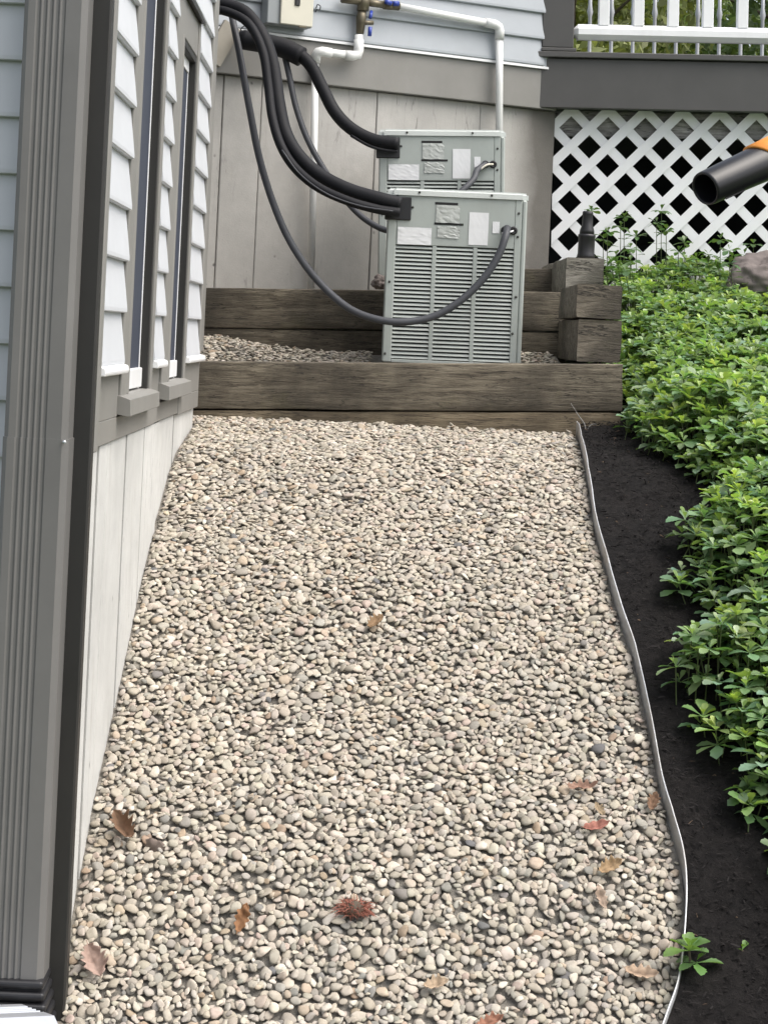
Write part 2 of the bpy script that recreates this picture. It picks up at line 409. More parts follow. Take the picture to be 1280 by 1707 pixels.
# windows
def window(W, drip=True):
    t0, o0, o1, t1, z0, z1 = (W[k] for k in ('t0', 'o0', 'o1', 't1', 'z0', 'z1'))
    P_ = hpart('window', box('window', (-.60, t0+.002, z0), (TX, o0, z1+.11), .002), M['taupe'])
    hpart('casing', box('casing', (-.60, o1, z0+.02), (TX+.002, t1, z1+.11), .002), M['taupe'], P_)
    hpart('head_casing', box('head_casing', (-.60, o0+.001, z1), (TX-.002, o1-.001, z1+.11), .002), M['taupe'], P_)
    hpart('stop', box('stop', (-.598, o0-.03, z0+.03), (TX+.002, o0-.002, z1), .002), M['taupe'], P_)
    hpart('jamb', box('jamb', (-.615, o1-.022, z0+.03), (TX-.004, o1-.001, z1), .001), M['darktrim'], P_)
    hpart('head_jamb', box('head_jamb', (-.615, o0+.002, z1-.02), (TX-.004, o1-.023, z1-.001), .001), M['darktrim'], P_)
    hpart('pane', box('pane', (-.62, o0-.05, z0+.08), (GX-.002, o1-.035, z1-.05)), M['glass'], P_)
    hpart('sash', box('sash', (-.615, o1-.037, z0+.03), (GX-.0005, o1-.025, z1-.021), .001), M['whitetrim'], P_)
    hpart('sash', box('sash', (-.615, o0+.003, z1-.055), (GX+.002, o1-.040, z1-.021), .001), M['whitetrim'], P_)
    hpart('sash', box('sash', (-.615, o0+.003, z0+.035), (GX+.008, o1-.040, z0+.085), .002), M['whitetrim'], P_)
    poly = [(-.615, z0+.032), (-.556, z0+.030), (-.532, z0+.022), (-.530, z0-.016), (-.535, z0-.018), (-.5615, z0-.012), (-.615, z0-.01)]
    hpart('sill', prism('sill', poly, 'Y', t0-.012, t1-.02, .001), M['taupe'], P_)
    if W['top']:
        poly = [(-.60, z1+.112), (-.60, z1+.135), (-.542, z1+.118), (-.542, z1+.106), (-.546, z1+.106), (-.546, z1+.112)]
        hpart('drip_cap', prism('drip_cap', poly, 'Y', t0-.005, t1+.012), M['darktrim'], P_)
    return P_
window(W1); window(W2)
# foundation of the near wing: board-marked panels
jy = [4.10, 4.335, 4.49, 4.84, 5.22, 5.60, 6.06, 6.75]
hpart('foundation_core', box('foundation_core', (-5.3, 4.16, -.9), (CXW-.012, 6.73, 1.139)), M['concrete'])
random.seed(3)
for a, b in zip(jy[:-1], jy[1:]):
    d = random.uniform(-.005, .004)
    hpart('foundation_panel', box('foundation_panel', (CXW-.03, a+.0087, -.9), (CXW+d, b-.0087, 1.1395), .001), M['concrete'])
for y_ in jy[1:-1]:
    hpart('joint_seal', box('joint_seal', (CXW-.03, y_-.0085, -.9), (CXW-.0045, y_+.0085, 1.139)), M['joint'])
# front wall of the near wing (faces the camera, left of the downspout)
for k in range(32):
    zb = .62+k*EXP+.03
    poly = [(Y0+.004, zb+EXP+.012), (Y0-.001, zb+EXP+.012), (Y0-.0165, zb+.010), (Y0-.0165, zb+.002), (Y0-.0135, zb), (Y0+.004, zb)]
    hpart('siding_board', prism('siding_board', poly, 'X', -5.4, -.706), M['siding'])
hpart('foundation_panel', box('foundation_panel', (-5.4, 4.12, -.9), (-.706, 4.16, .648), .003), M['concrete'])

# back wall, angled
A = onY(345, 125, 8.2); B = onY(905, 180, 8.95)
wd = Vector((B.x-A.x, B.y-A.y, 0)); WL = wd.length; wd.normalize(); wang = math.atan2(wd.y, wd.x)
BW = Matrix.Translation((A.x, A.y, 0))@Matrix.Rotation(wang, 4, 'Z')       # local x along the wall, -y toward the camera
def wx(px, py, off=0.0):
    """pixel -> local coords of the back wall at standoff off toward the camera"""
    d = Vector(ray(px, py)); o = Vector((0, 0, EYE)); I = BW.inverted()
    o2 = I@o; d2 = I.to_3x3()@d; t = (-off-o2.y)/d2.y; return o2+d2*t
def bpart(name, me, m, parent=house):
    o = obj(name, me, m, parent)
    o.matrix_local = HINV@BW if parent is house else Matrix.Identity(4)
    return o
zsk0 = (A.z+B.z)/2; xr = WL+.02
zsd = wx(650, 87).z
bpart('foundation_core', box('foundation_core', (-1.2, .012, .9), (xr+.05, .3, zsk0)), M['concrete2'])
jx = [-1.2, wx(366, 300).x, wx(430, 300).x, wx(524, 300).x, wx(623, 300).x, wx(800, 200).x, xr+.05]
M['shadegrime'] = concrete('shade_grime_concrete', (.44, .43, .405), (wx(845, 300).x, wx(893, 300).x))  # right end painted darker for deck shade and grime
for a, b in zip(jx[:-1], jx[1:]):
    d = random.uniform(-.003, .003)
    bpart('foundation_panel', box('foundation_panel', (a+.0012, d, .9), (b-.0012, .03, zsk0-.002), .003), M['shadegrime'])
bpart('skirt_board', box('skirt_board', (-1.2, -.035, zsk0), (xr+.03, .05, zsd), .003), M['taupe'])
bpart('starter_strip', prism('starter_strip', [(-.036, zsd+.002), (-.05, zsd+.002), (-.05, zsd+.012), (-.036, zsd+.018)], 'X', -1.2, xr-.01), M['whitetrim'])
for k in range(18):
    zb = zsd+.015+k*EXP
    poly = [(-.030, zb+EXP+.012), (-.036, zb+EXP+.012), (-.0515, zb+.012), (-.0515, zb+.003), (-.0485, zb), (-.030, zb)]
    bpart('siding_board', prism('siding_board', poly, 'X', -1.2, wx(897, 100).x), M['shadesiding'])
bpart('wall_core', box('wall_core', (-1.2, -.032, zsd), (xr-.005, .3, 4.9)), M['shadesiding'])
bpart('corner_board', box('corner_board', (wx(897, 100).x+.001, -.045, zsd+.003), (xr+.02, .05, 4.9), .003), M['shadesiding'])
# end wall linking the two wings (hidden corner) and a flat roof edge high above
hpart('link_wall', box('link_wall', (-5.4, 7.6, .6), (-1.55, 7.7, 4.7)), M['shadesiding'])
# pale sloped flashing wedge at the inner corner
p = wx(372, 75, .05)
wm = bmesh.new(); box_bm(wm, (-.05, -.02, -.09), (.03, .02, .09), Matrix.Translation(p)@Matrix.Rotation(math.radians(28), 4, 'Y'))
bpart('flashing', bm_mesh('flashing', wm), M['wedge'])

# ------------------------------------------------------------------ downspout
ds = thing('downspout', 'grey ribbed metal downspout on the near house corner beside the dark board', 'downspout', (-.655, 4.0, 0))
xl, xr_, yf, yb = -.716, -.588, 3.975, 4.056
prof = [(xl, yb), (xl, yf+.012), (xl+.010, yf)]
for k in range(5):
    c = xl+.030+k*.0125
    prof += [(c-.0055, yf), (c-.002, yf+.003), (c+.002, yf+.003), (c+.0055, yf)]
prof += [(xr_-.012, yf), (xr_, yf+.012), (xr_, yb)]
def dsp(name, z0, z1, grow=0): 
    c = ((xl+xr_)/2, (yf+yb)/2)
    pl = [((p[0]-c[0])*(1+grow)+c[0]+.655, (p[1]-c[1])*(1+grow)+c[1]-4.0) for p in prof]
    return obj(name, prism(name, pl, 'Z', z0, z1), M['downspout'], ds)
zj = onY(40, 729, 3.985).z; ze = onY(40, 1640, 3.985).z
dsp('upper_pipe', zj-.03, 4.4, .0); dsp('lower_pipe', ze-.10, zj, .035)
obj('rivet', lathe('rivet', [(.0005, 0), (.004, 0), (.004, .003), (.001, .004)], 10, align(onY(108, 737, 3.972)-Vector((-.655, 4.0, 0)), (0, -1, 0))), M['silver'], ds)
obj('clip', box('clip', (.0545, -.02, onY(74, 1540, 3.98).z-.02), (.0585, .01, onY(74, 1510, 3.98).z), .001), M['downspout'], ds)
ad = thing('downspout_adapter', 'black ribbed flexible adapter around the foot of the downspout', 'drain fitting', (-.66, 4.02, ze-.12))
for k in range(5):
    r = .070+.004*(k % 2)+.003*k
    obj('ring', box('ring', (-.078-.004*k, -.060-.004*k, .115-k*.022), (.078+.004*k, .06, .133-k*.022), .007, None, 3), M['black'], ad)
obj('sleeve', box('sleeve', (-.072, -.05, -.05), (.072, .055, .13), .012, None, 3), M['black'], ad)
el = thing('downspout_elbow', 'short silver ribbed downspout elbow lying at the foot of the downspout', 'downspout', onY(20, 1720, 3.86))
bm = bmesh.new()
pr = [(-.06, 0), (-.06, .055), (-.048, .07)]+[(-.03+.012*k+d, .07-e) for k in range(4) for d, e in ((0, 0), (.003, .004), (.007, .004), (.010, 0))]+[(.046, .07), (.062, .056), (.062, 0)]
Mx = Matrix.Rotation(math.radians(-38), 4, 'Z')@Matrix.Rotation(math.radians(-12), 4, 'X')
A_ = [bm.verts.new(Mx@Vector((a, -.22, b-.03))) for a, b in pr]; B_ = [bm.verts.new(Mx@Vector((a, .06, b-.03))) for a, b in pr]
bm.faces.new(A_); bm.faces.new(B_[::-1])
for q in range(len(pr)): bm.faces.new((A_[q], A_[(q+1) % len(pr)], B_[(q+1) % len(pr)], B_[q]))
obj('trough', bm_mesh('trough', bm), M['silver'], el)

# ------------------------------------------------------------------ landscape timbers
def timber_mesh(name, L, W, H, seed, wear=.0035):
    nx = max(4, int(L/.035)); prof = []; r = .005
    for (cx, cz, a0) in ((W/2-r, H/2-r, 0), (-W/2+r, H/2-r, 90), (-W/2+r, -H/2+r, 180), (W/2-r, -H/2+r, 270)):
        for k in range(3):
            a = math.radians(a0+k*45); prof.append((cx+r*math.cos(a), cz+r*math.sin(a)))
    full = []
    for q in range(len(prof)):
        p0, p1 = prof[q], prof[(q+1) % len(prof)]; full.append(p0)
        d = math.hypot(p1[0]-p0[0], p1[1]-p0[1])
        if d > .05:
            for k in range(1, 5): full.append((p0[0]+(p1[0]-p0[0])*k/5, p0[1]+(p1[1]-p0[1])*k/5))
    n = len(full); v = []; f = []
    for i in range(nx+1):
        x = L*i/nx
        for (y, z) in full:
            e = mnoise.noise(Vector((x*1.6, y*9+seed, z*16)))*wear+mnoise.noise(Vector((x*6, y*25+seed, z*45)))*wear*.5
            rr = math.hypot(y, z); corner = max(0, abs(y)/(W/2)+abs(z)/(H/2)-1.6)
            e -= corner*max(0, mnoise.noise(Vector((x*4, seed, y*3))))*.018
            ex = 0 if 0 < i < nx else mnoise.noise(Vector((y*20, z*20, seed)))*.004
            v.append((x+ex, y*(1+e/rr), z*(1+e/rr)))
    for i in range(nx):
        for k in range(n): f.append((i*n+k, (i+1)*n+k, (i+1)*n+(k+1) % n, i*n+(k+1) % n))
    f.append(tuple(range(n))); f.append(tuple(nx*n+k for k in range(n))[::-1])
    me = mesh_from(name, v, f, True); me.set_sharp_from_angle(angle=math.radians(28)); return me
def timber_between(name, a, b, W, H, m, parent, seed):
    """a->b: centres of the top edge line; W across, H down"""
    d = b-a; L = d.length; x = d.normalized(); y = Vector((0, 0, 1)).cross(x).normalized(); z = x.cross(y)
    Mt = Matrix((x, y, z)).transposed().to_4x4(); Mt.translation = a-z*(H/2)+y*(W/2)
    o = obj(name, timber_mesh(name, L, W, H, seed), m, parent)
    o.matrix_local = parent.matrix_world.inverted()@Mt if parent else Mt
    return o
lw = thing('timber_step_wall', 'lowest weathered timber step wall at the head of the gravel slope', 'retaining wall', (.15, 7.0, 1.0))
mw_ = thing('timber_step_wall', 'middle weathered timber step wall directly behind the front air conditioner', 'retaining wall', (.1, 7.8, 1.25))
uw = thing('timber_step_wall', 'short uppermost timber step visible right of the rear air conditioner', 'retaining wall', (.6, 8.3, 1.5))
fw = thing('timber_return_wall', 'two stacked timber ends on the right end of the lowest step', 'retaining wall', (.82, 7.2, 1.35))
rw = thing('timber_return_wall', 'pale timber end carrying the black path light beside the lattice', 'retaining wall', (.84, 8.0, 1.6))
bpy.context.view_layer.update()
a, b = onY(340, 603, 6.95), onY(1037, 608, 6.95); dirx = (b-a).normalized()
timber_between('timber', a-dirx*.6, b, .14, .166, M['timber'], lw, 1.0)
timber_between('timber', a-dirx*.6-Vector((0, -.004, .170)), b-Vector((.0, -.004, .170)), .14, .16, M['timberlow'], lw, 7.0)
a, b = onY(342, 480, 7.72), onY(947, 487, 7.72); dirx = (b-a).normalized()
timber_between('timber', a-dirx*.5, b, .14, .155, M['timber'], mw_, 13.0)
timber_between('timber', a-dirx*.5-Vector((0, -.006, .158)), b-Vector((0, -.006, .158)), .14, .16, M['timber'], mw_, 19.0)
a, b = onY(700, 447, 8.33), onY(936, 447, 8.33)
timber_between('timber', a, b, .12, .15, M['timber'], uw, 23.0)
def ret(px0, px1, pyt, pyb, Yf, L, par, seed, drop=0.0):
    a = onY((px0+px1)/2, pyt, Yf); wdt = onY(px1, pyt, Yf).x-onY(px0, pyt, Yf).x; H = onY(px0, pyt, Yf).z-onY(px0, pyb, Yf).z
    # runs back along +Y: build along x then orient
    x = Vector((0, 1, 0)); y = Vector((-1, 0, 0)); z = Vector((0, 0, 1))
    Mt = Matrix((x, y, z)).transposed().to_4x4(); Mt.translation = a-z*(H/2)
    o = obj('timber', timber_mesh('timber', L, wdt, H, seed, .0035), M['endgrain'], par); o.matrix_local = par.matrix_world.inverted()@Mt
ret(962, 1037, 475, 531, 6.985, .62, fw, 31.0); ret(964, 1036, 533, 604, 6.99, .73, fw, 37.0)
ret(944, 1007, 430, 487, 7.75, 1.1, rw, 41.0)
for ch in rw.children: ch.data.materials[0] = M['paletimber']

# ------------------------------------------------------------------ metal edging
pts = smooth_path([Vector((p.x, p.y, 0)) for p in EDGE], 5)
v = []; f = []
for i, p in enumerate(pts):
    q = pts[min(i+1, len(pts)-1)]-pts[max(i-1, 0)]; nrm = Vector((q.y, -q.x, 0)).normalized()
    if nrm.x < 0: nrm = -nrm
    wob = mnoise.noise(Vector((p.y*5, 3, 0)))*.006
    zt = h(p.y)+EOFF+wob; c = Vector((p.x+mnoise.noise(Vector((p.y*4, 9, 0)))*.004, p.y, 0))
    for (dx, z) in ((-.0012, -.10), (-.0012, -.004), (-.0018, -.001), (-.0014, .0016), (.0008, .002), (.0018, 0), (.0012, -.004), (.0012, -.10)):
        v.append(c+nrm*dx+Vector((0, 0, zt+z)))
for i in range(len(pts)-1):
    for k in range(8): f.append((i*8+k, i*8+(k+1) % 8, (i+1)*8+(k+1) % 8, (i+1)*8+k))
f.append(tuple(range(8))); f.append(tuple((len(pts)-1)*8+k for k in range(8)))
tag(obj('garden_edging', mesh_from('garden_edging', v, f, True), M['zinc']), 'thin wavy galvanised metal edging between the gravel and dark mulch', 'edging')

# ------------------------------------------------------------------ gravel stones
def ico(sub):
    bm = bmesh.new(); bmesh.ops.create_icosphere(bm, subdivisions=sub, radius=1)
    v = np.array([q.co[:] for q in bm.verts]); t = np.array([[q.index for q in f.verts] for f in bm.faces]); bm.free(); return v, t
ICO = {2: ico(2), 3: ico(3)}
def stone_shapes(sub, n):
    out = []; r2 = np.random.default_rng(5)
    for k in range(n):
        v = ICO[sub][0].copy()
        for j in range(r2.integers(4, 8)):                       # soft facets
            d = r2.normal(size=3); d /= np.linalg.norm(d); c = r2.uniform(.4, .78); s = v@d; over = np.maximum(0, s-c); v = v-np.outer(over*.9, d)
        ph = r2.uniform(0, 6, 3); v = v*(1+.07*np.sin(v[:, [1]]*3+ph[0])+.06*np.sin(v[:, [0]]*2.5+ph[1]))
        v /= np.abs(v).max(0)
        out.append(v)
    return out
SH = {2: stone_shapes(2, 40), 3: stone_shapes(3, 40)}
PAL = np.array([(.41, .37, .305), (.37, .33, .27), (.455, .41, .345), (.33, .30, .25), (.275, .255, .22), (.385, .32, .245), (.36, .335, .29), (.50, .465, .40), (.22, .21, .19), (.39, .325, .275), (.31, .24, .175), (.12, .12, .12)])
PW = np.array([22, 20, 14, 12, 7, 5, 12, 4, 3, 4, 1.2, .5]); PW = PW/PW.sum()
def euler(yaw, p, r):
    cy, sy, cp, sp, cr, sr = np.cos(yaw), np.sin(yaw), np.cos(p), np.sin(p), np.cos(r), np.sin(r)
    return np.array([[cy*cp, cy*sp*sr-sy*cr, cy*sp*cr+sy*sr], [sy*cp, sy*sp*sr+cy*cr, sy*sp*cr-cy*sr], [-sp, cp*sr, cp*cr]])
def gravel(name, x0, x1, y0, y1, inside, zf, count, nearY, mat, slope=True, res=.005):
    nx, ny = int((x1-x0)/res)+1, int((y1-y0)/res)+1
    G = np.full((ny, nx), -.026); ID = np.full((ny, nx), -1); S_ = []
    px = rng.uniform(x0, x1, count*5); py = rng.uniform(y0, y1, count*5); placed = 0
    for X, Y in zip(px, py):
        if placed >= count: break
        a = float(np.clip(rng.lognormal(math.log(.0102), .27), .006, .020)); b = a*rng.uniform(.58, .9); c = b*rng.uniform(.28, .48)
        if not inside(X, Y, a*.8): continue
        yaw = rng.uniform(0, math.pi); ci, si = math.cos(yaw), math.sin(yaw)
        best = None                                          # a dropped stone rolls to the lowest of a few spots nearby
        for _ in range(4):
            Xq, Yq = X+rng.normal(0, .035), Y+rng.normal(0, .035)
            if not (x0 < Xq < x1 and y0 < Yq < y1) or not inside(Xq, Yq, a*.8): continue
            gq = G[int((Yq-y0)/res), int((Xq-x0)/res)]
            if best is None or gq < best[0]: best = (gq, Xq, Yq)
        if best is None: continue
        X, Y = best[1], best[2]
        k = int(a/res)+1; ix, iy = int((X-x0)/res), int((Y-y0)/res)
        xa, xb, ya, yb_ = max(0, ix-k), min(nx, ix+k+1), max(0, iy-k), min(ny, iy+k+1)
        gx = x0+np.arange(xa, xb)*res-X; gy = y0+np.arange(ya, yb_)*res-Y
        U = (gx[None, :]*ci+gy[:, None]*si)/a; W_ = (-gx[None, :]*si+gy[:, None]*ci)/b; q = U*U+W_*W_; msk = q < 1
        sub = G[ya:yb_, xa:xb]
        if not msk.any(): continue
        vals = sub[msk]; base = np.sort(vals)[int(.55*len(vals))]
        # local tilt from the pile below
        gxx = (gx[None, :]+0*gy[:, None])[msk]; gyy = (gy[:, None]+0*gx[None, :])[msk]
        sx = np.clip((gxx*(vals-vals.mean())).sum()/((gxx**2).sum()+1e-6), -.6, .6)*.7; sy_ = np.clip((gyy*(vals-vals.mean())).sum()/((gyy**2).sum()+1e-6), -.6, .6)*.7
        zc = base+c*.55
        if zc > .028: continue
        top = zc+c*np.sqrt(np.maximum(0, 1-q))+gx[None, :]*sx+gy[:, None]*sy_
        up = msk & (top > sub); sub[up] = top[up]; ID[ya:yb_, xa:xb][up] = placed
        S_.append((X, Y, zc, a, b, c, yaw, sx, sy_)); placed += 1
    keep, cnt_ = np.unique(ID[ID >= 0], return_counts=True); keep = keep[cnt_ >= 2]; V = []; T = []; Cc = []; off = 0       # stones wholly buried under others are left out
    for n_ in keep:
        X, Y, zc, a, b, c, yaw, sx, sy_ = S_[n_]
        s = 3 if Y < nearY else 2
        v = SH[s][rng.integers(40)]*np.array([a, b, c])
        v = v@euler(yaw, rng.normal(0, .16), rng.normal(0, .16)).T
        sl_ = (h(Y+.03)-h(Y-.03))/.06 if slope else 0
        v = v@euler(0, -math.atan(sx), 0).T@euler(0, 0, math.atan(sy_+sl_)).T
        V.append(v+np.array([X, Y, zf(X, Y)+zc])); T.append(ICO[s][1]+off); off += len(v)
        colr = PAL[rng.choice(len(PAL), p=PW)]*rng.uniform(.84, 1.14)*(1+rng.normal(0, .013, 3)); Cc.append(np.repeat(np.clip(colr, .02, .8)[None, :], len(v), 0))
    return stuff(obj(name, np_mesh(name, np.concatenate(V), np.concatenate(T), True, np.concatenate(Cc)), mat)), G
def in_main(X, Y, r):
    if X > edgeX(Y)-r-.002: return False
    if Y > 6.945-r: return False
    if Y > 4.05-r and X < -.555: 
        return (Y > 4.14+r and X > CXW+r) or Y > 6.775+r
    if Y > 3.93-r and X < -.58: return False
    return True
gr, GM = gravel('gravel', -1.0, 1.05, 3.72, 6.95, in_main, lambda X, Y: h(Y), 45000, 3.0, M['pebble'])
gr['label'] = 'beige rounded river pebbles covering the slope'; gr['category'] = 'gravel'
# terraces behind the step walls
T1z = onY(340, 603, 6.95).z
def tz1(X, Y): return T1z-.026+(X+.56)*.040+.07*np.clip((Y-7.08)/.6, 0, 1)+.055*np.clip((-.18-X)/.38, 0, 1)**1.3*np.clip((Y-7.05)/.5, .15, 1)+.010*np.clip((Y-7.1)/.6, 0, 1)
T2z = onY(342, 480, 7.72).z
def tz2(X, Y): return T2z-.016+(X+.6)*.032+.01*np.clip((Y-7.9)/.4, 0, 1)
def in1(X, Y, r): return not (X > .03-r and X < .59+r and Y > 7.19-r) and X < .73-r
t1, _ = gravel('gravel', -.9, .75, 7.06, 7.74, in1, tz1, 3300, 0, M['pebble'], False)
t1['label'] = 'beige pebbles on the terrace behind the lowest timber'; t1['category'] = 'gravel'
def wallY(X): return A.y+(X-A.x)*wd.y/wd.x
def in2(X, Y, r): return Y < wallY(X)-r and not (X > .02-r and X < .58+r and 7.93-r < Y < 8.5) and X < .76
t2, _ = gravel('gravel', -.9, .78, 7.82, 8.75, in2, tz2, 1800, 0, M['pebble'], False)
t2['label'] = 'beige pebbles along the foot of the concrete back wall'; t2['category'] = 'gravel'
struct(grid_surface('terrace_ground', np.linspace(-1.2, .74, 30), np.linspace(7.03, 7.80, 14), lambda X, Y: tz1(X, Y)-.034, M['soil']))
struct(grid_surface('terrace_ground', np.linspace(-1.2, .80, 30), np.linspace(7.80, 9.0, 14), lambda X, Y: tz2(X, Y)-.034, M['soil']))

# ------------------------------------------------------------------ air conditioner units
def louvre_mesh():
    return prism('slat', [(.001, .0036), (-.004, -.004), (-.0025, -.0053), (.004, .0012), (.012, .005), (.012, .0064)], 'X', -.5, .5)
SLAT = louvre_mesh()
def ac_unit(label, c, Wd, Ht, Dp, roll, rows=28):
    t = thing('air_conditioner', label, 'air conditioner', c, (0, roll, 0), 'air conditioners on the terraces')
    X0, X1 = -Wd/2, Wd/2; lid = .026; top = Ht-lid
    fx = lambda u: X0+u*Wd
    lz = top*.705
    P = lambda n, lo, hi, m, bev=.0015: obj(n, box(n, lo, hi, bev), M[m], t)
    P('coil', (X0+.02, .016, .02), (X1-.02, Dp-.02, top-.01), 'dark', 0)
    P('corner_post', (X0, 0, 0), (fx(.065), .05, top), 'acgrey', .004)
    P('corner_post', (fx(.915), 0, 0), (fx(.962), .05, top), 'acgrey', .002)
    P('side_panel', (fx(.9625), .002, 0), (X1, Dp, top), 'acgrey', .006)
    P('side_panel', (X0+.001, .051, 0), (X0+.02, Dp, top), 'acgrey', .003)
    P('back_panel', (X0+.021, Dp-.018, 0), (fx(.96), Dp-.002, top), 'acgrey', .001)
    P('front_panel', (fx(.0655), .001, lz), (fx(.9145), .016, top), 'acgrey', .002)
    P('mullion', (fx(.328), .002, .012), (fx(.359), .018, lz), 'acgrey'); P('mullion', (fx(.623), .002, .012), (fx(.654), .018, lz), 'acgrey')
    P('base_rail', (fx(.0655), .001, 0), (fx(.9145), .018, .0115), 'acgrey')
    cols = ((.0655, .3275), (.3595, .6225), (.6545, .9145))
    pitch = (lz-.014)/rows
    for (u0, u1) in cols:
        for k in range(rows):
            o = obj('slat', SLAT, M['acgrey'], t, (fx((u0+u1)/2), .006, .02+k*pitch)); o.scale = ((u1-u0)*Wd, 1, 1)
    # lid with turned-down rim
    bm = bmesh.new(); box_bm(bm, (X0-.004, -.006, top), (X1+.004, Dp+.006, Ht))
    bmesh.ops.bevel(bm, geom=[e for e in bm.edges if abs(e.verts[0].co.z-e.verts[1].co.z) > .01], offset=.022, segments=4, affect='EDGES')
    bmesh.ops.bevel(bm, geom=[e for e in bm.edges if e.verts[0].co.z > Ht-.001 and e.verts[1].co.z > Ht-.001], offset=.008, segments=3, affect='EDGES')
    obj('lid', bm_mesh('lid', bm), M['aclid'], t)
    sm = lathe('screw', [(.0048, 0), (.0045, .003), (.002, .0045)], 8, Matrix.Rotation(math.pi/2, 4, 'X'))
    for (u, z) in ((.03, .86), (.03, .48), (.02, .05), (.94, .92), (.94, .78), (.945, .42), (.93, .2), (.175, .93), (.935, .02)):
        obj('screw', sm, M['screw'], t, (fx(u), -.0005, top*z))
    for u in (.22, .74): obj('screw', sm, M['screw'], t, (fx(u), -.0065, top+.012))
    zf = lambda q: top*(1-q)
    P('slot', (fx(.335), -.0004, zf(.048)), (fx(.50), .003, zf(.033)), 'dark', 0)
    P('slot', (fx(.335), -.0004, zf(.168)), (fx(.545), .003, zf(.155)), 'dark', 0)
    # crinkled foil tape, paper labels
    def sticker(n, u0, u1, q0, q1, m, crink, seed, y=-.0012):
        v = []; f = []; nn = 9
        for i in range(nn):
            for j in range(nn):
                e = mnoise.noise(Vector((i*.55, j*.55, seed)))*crink
                v.append((fx(u0+(u1-u0)*i/(nn-1)), y-abs(e), zf(q0+(q1-q0)*j/(nn-1))+e*.5))
        for i in range(nn-1):
            for j in range(nn-1): f.append((i*nn+j, i*nn+j+1, (i+1)*nn+j+1, (i+1)*nn+j))
        obj(n, mesh_from(n, v, f), M[m], t)
    s = random.random()*50
    sticker('foil_tape', .345, .515, .05, .155, 'tape', .004, s, -.0018); sticker('foil_tape', .36, .52, .175, .245, 'tape', .004, s+4)
    sticker('label', .585, .725, .085, .280, 'paper', .0008, s+7); sticker('label', .755, .805, .135, .205, 'paper', .001, s+9)
    sticker('label', .075, .318, .19, .293, 'paper', .002, s+11)
    # line-set bracket
    P('port_bracket', (X0-.012, -.006, zf(.15)), (fx(.165), .02, zf(.012)), 'black', .003)
    for (u, q) in ((.845, .185), (.905, .185)):
        obj('grommet', lathe('grommet', [(.004, .001), (.0135, .001), (.0155, .004), (.0135, .006), (.007, .006), (.006, .002)], 16, Matrix.Translation((fx(u), 0, zf(q)))@Matrix.Rotation(math.pi/2, 4, 'X')), M['black'], t)
    return t, fx, zf
a, b, c_ = onY(634, 604, 7.2), onY(868, 606, 7.2), onY(650, 318, 7.2)
W_ac = .505; H_ac = .635
ax = (onY(645, 460, 7.2).x+onY(873, 460, 7.2).x)/2
ac1, fx1, zf1 = ac_unit('front grey louvred air conditioner standing on the lower timber terrace', (ax, 7.2, onY(750, 604, 7.2).z-.008), W_ac, onY(760, 317, 7.2).z-onY(750, 604, 7.2).z+.008, .48, -math.radians(.3))
p2 = onY(746, 216, 7.95)
ac2, fx2, zf2 = ac_unit('rear grey air conditioner half hidden behind the front one', (p2.x+.003, 7.95, p2.z-H_ac), W_ac, H_ac, .46, -math.radians(2.2))
bpy.context.view_layer.update()

# ------------------------------------------------------------------ line sets and conduits
def pxpath(lst, n=8): return smooth_path([onY(x, y, Y) for x, y, Y in lst], n)
ls1 = thing('line_set', 'pair of black insulated pipes sweeping down to the front air conditioner', 'pipe', onY(360, 6, 7.5))
bpy.context.view_layer.update()
def sub(name, me, m, par):
    o = obj(name, me, m, par); o.matrix_local = par.matrix_world.inverted(); return o
sub('insulated_pipe', tube('insulated_pipe', pxpath([(340, 0, 7.6), (375, 8, 7.56), (410, 22, 7.52), (438, 60, 7.47), (455, 110, 7.43), (464, 170, 7.38), (476, 222, 7.33), (500, 262, 7.28), (535, 293, 7.24), (580, 316, 7.2), (630, 331, 7.17), (668, 340, 7.165)]), .026, 16), M['foam'], ls1)
sub('thin_pipe', tube('thin_pipe', pxpath([(342, 14, 7.56), (380, 20, 7.52), (415, 40, 7.47), (438, 85, 7.42), (447, 140, 7.38), (454, 195, 7.33), (468, 242, 7.28), (492, 280, 7.24), (530, 312, 7.19), (580, 335, 7.15), (630, 349, 7.145), (666, 354, 7.15)]), .0175, 12), M['foam'], ls1)
sub('wire', tube('wire', pxpath([(470, 250, 7.22), (500, 290, 7.18), (545, 323, 7.13), (600, 343, 7.12), (655, 352, 7.12)]), .0028, 8), M['whip'], ls1)
ls2 = thing('line_set', 'black insulated pipe with thick sleeve running to the rear air conditioner', 'pipe', onY(490, 85, 8.1))
bpy.context.view_layer.update()
sub('insulated_pipe', tube('insulated_pipe', pxpath([(400, 60, 8.15), (450, 75, 8.12), (490, 86, 8.1), (517, 108, 8.08), (538, 148, 8.05), (558, 186, 8.02), (585, 214, 7.98), (622, 233, 7.94), (664, 240, 7.92)]), .026, 16), M['foam'], ls2)
sub('sleeve', tube('sleeve', pxpath([(405, 66, 8.14), (440, 72, 8.125), (472, 80, 8.11), (503, 95, 8.09)], 5), .041, 16), M['foam'], ls2)
sub('thin_pipe', tube('thin_pipe', pxpath([(585, 226, 7.95), (615, 243, 7.92), (640, 250, 7.91), (662, 252, 7.915)]), .006, 10), M['foam'], ls2)
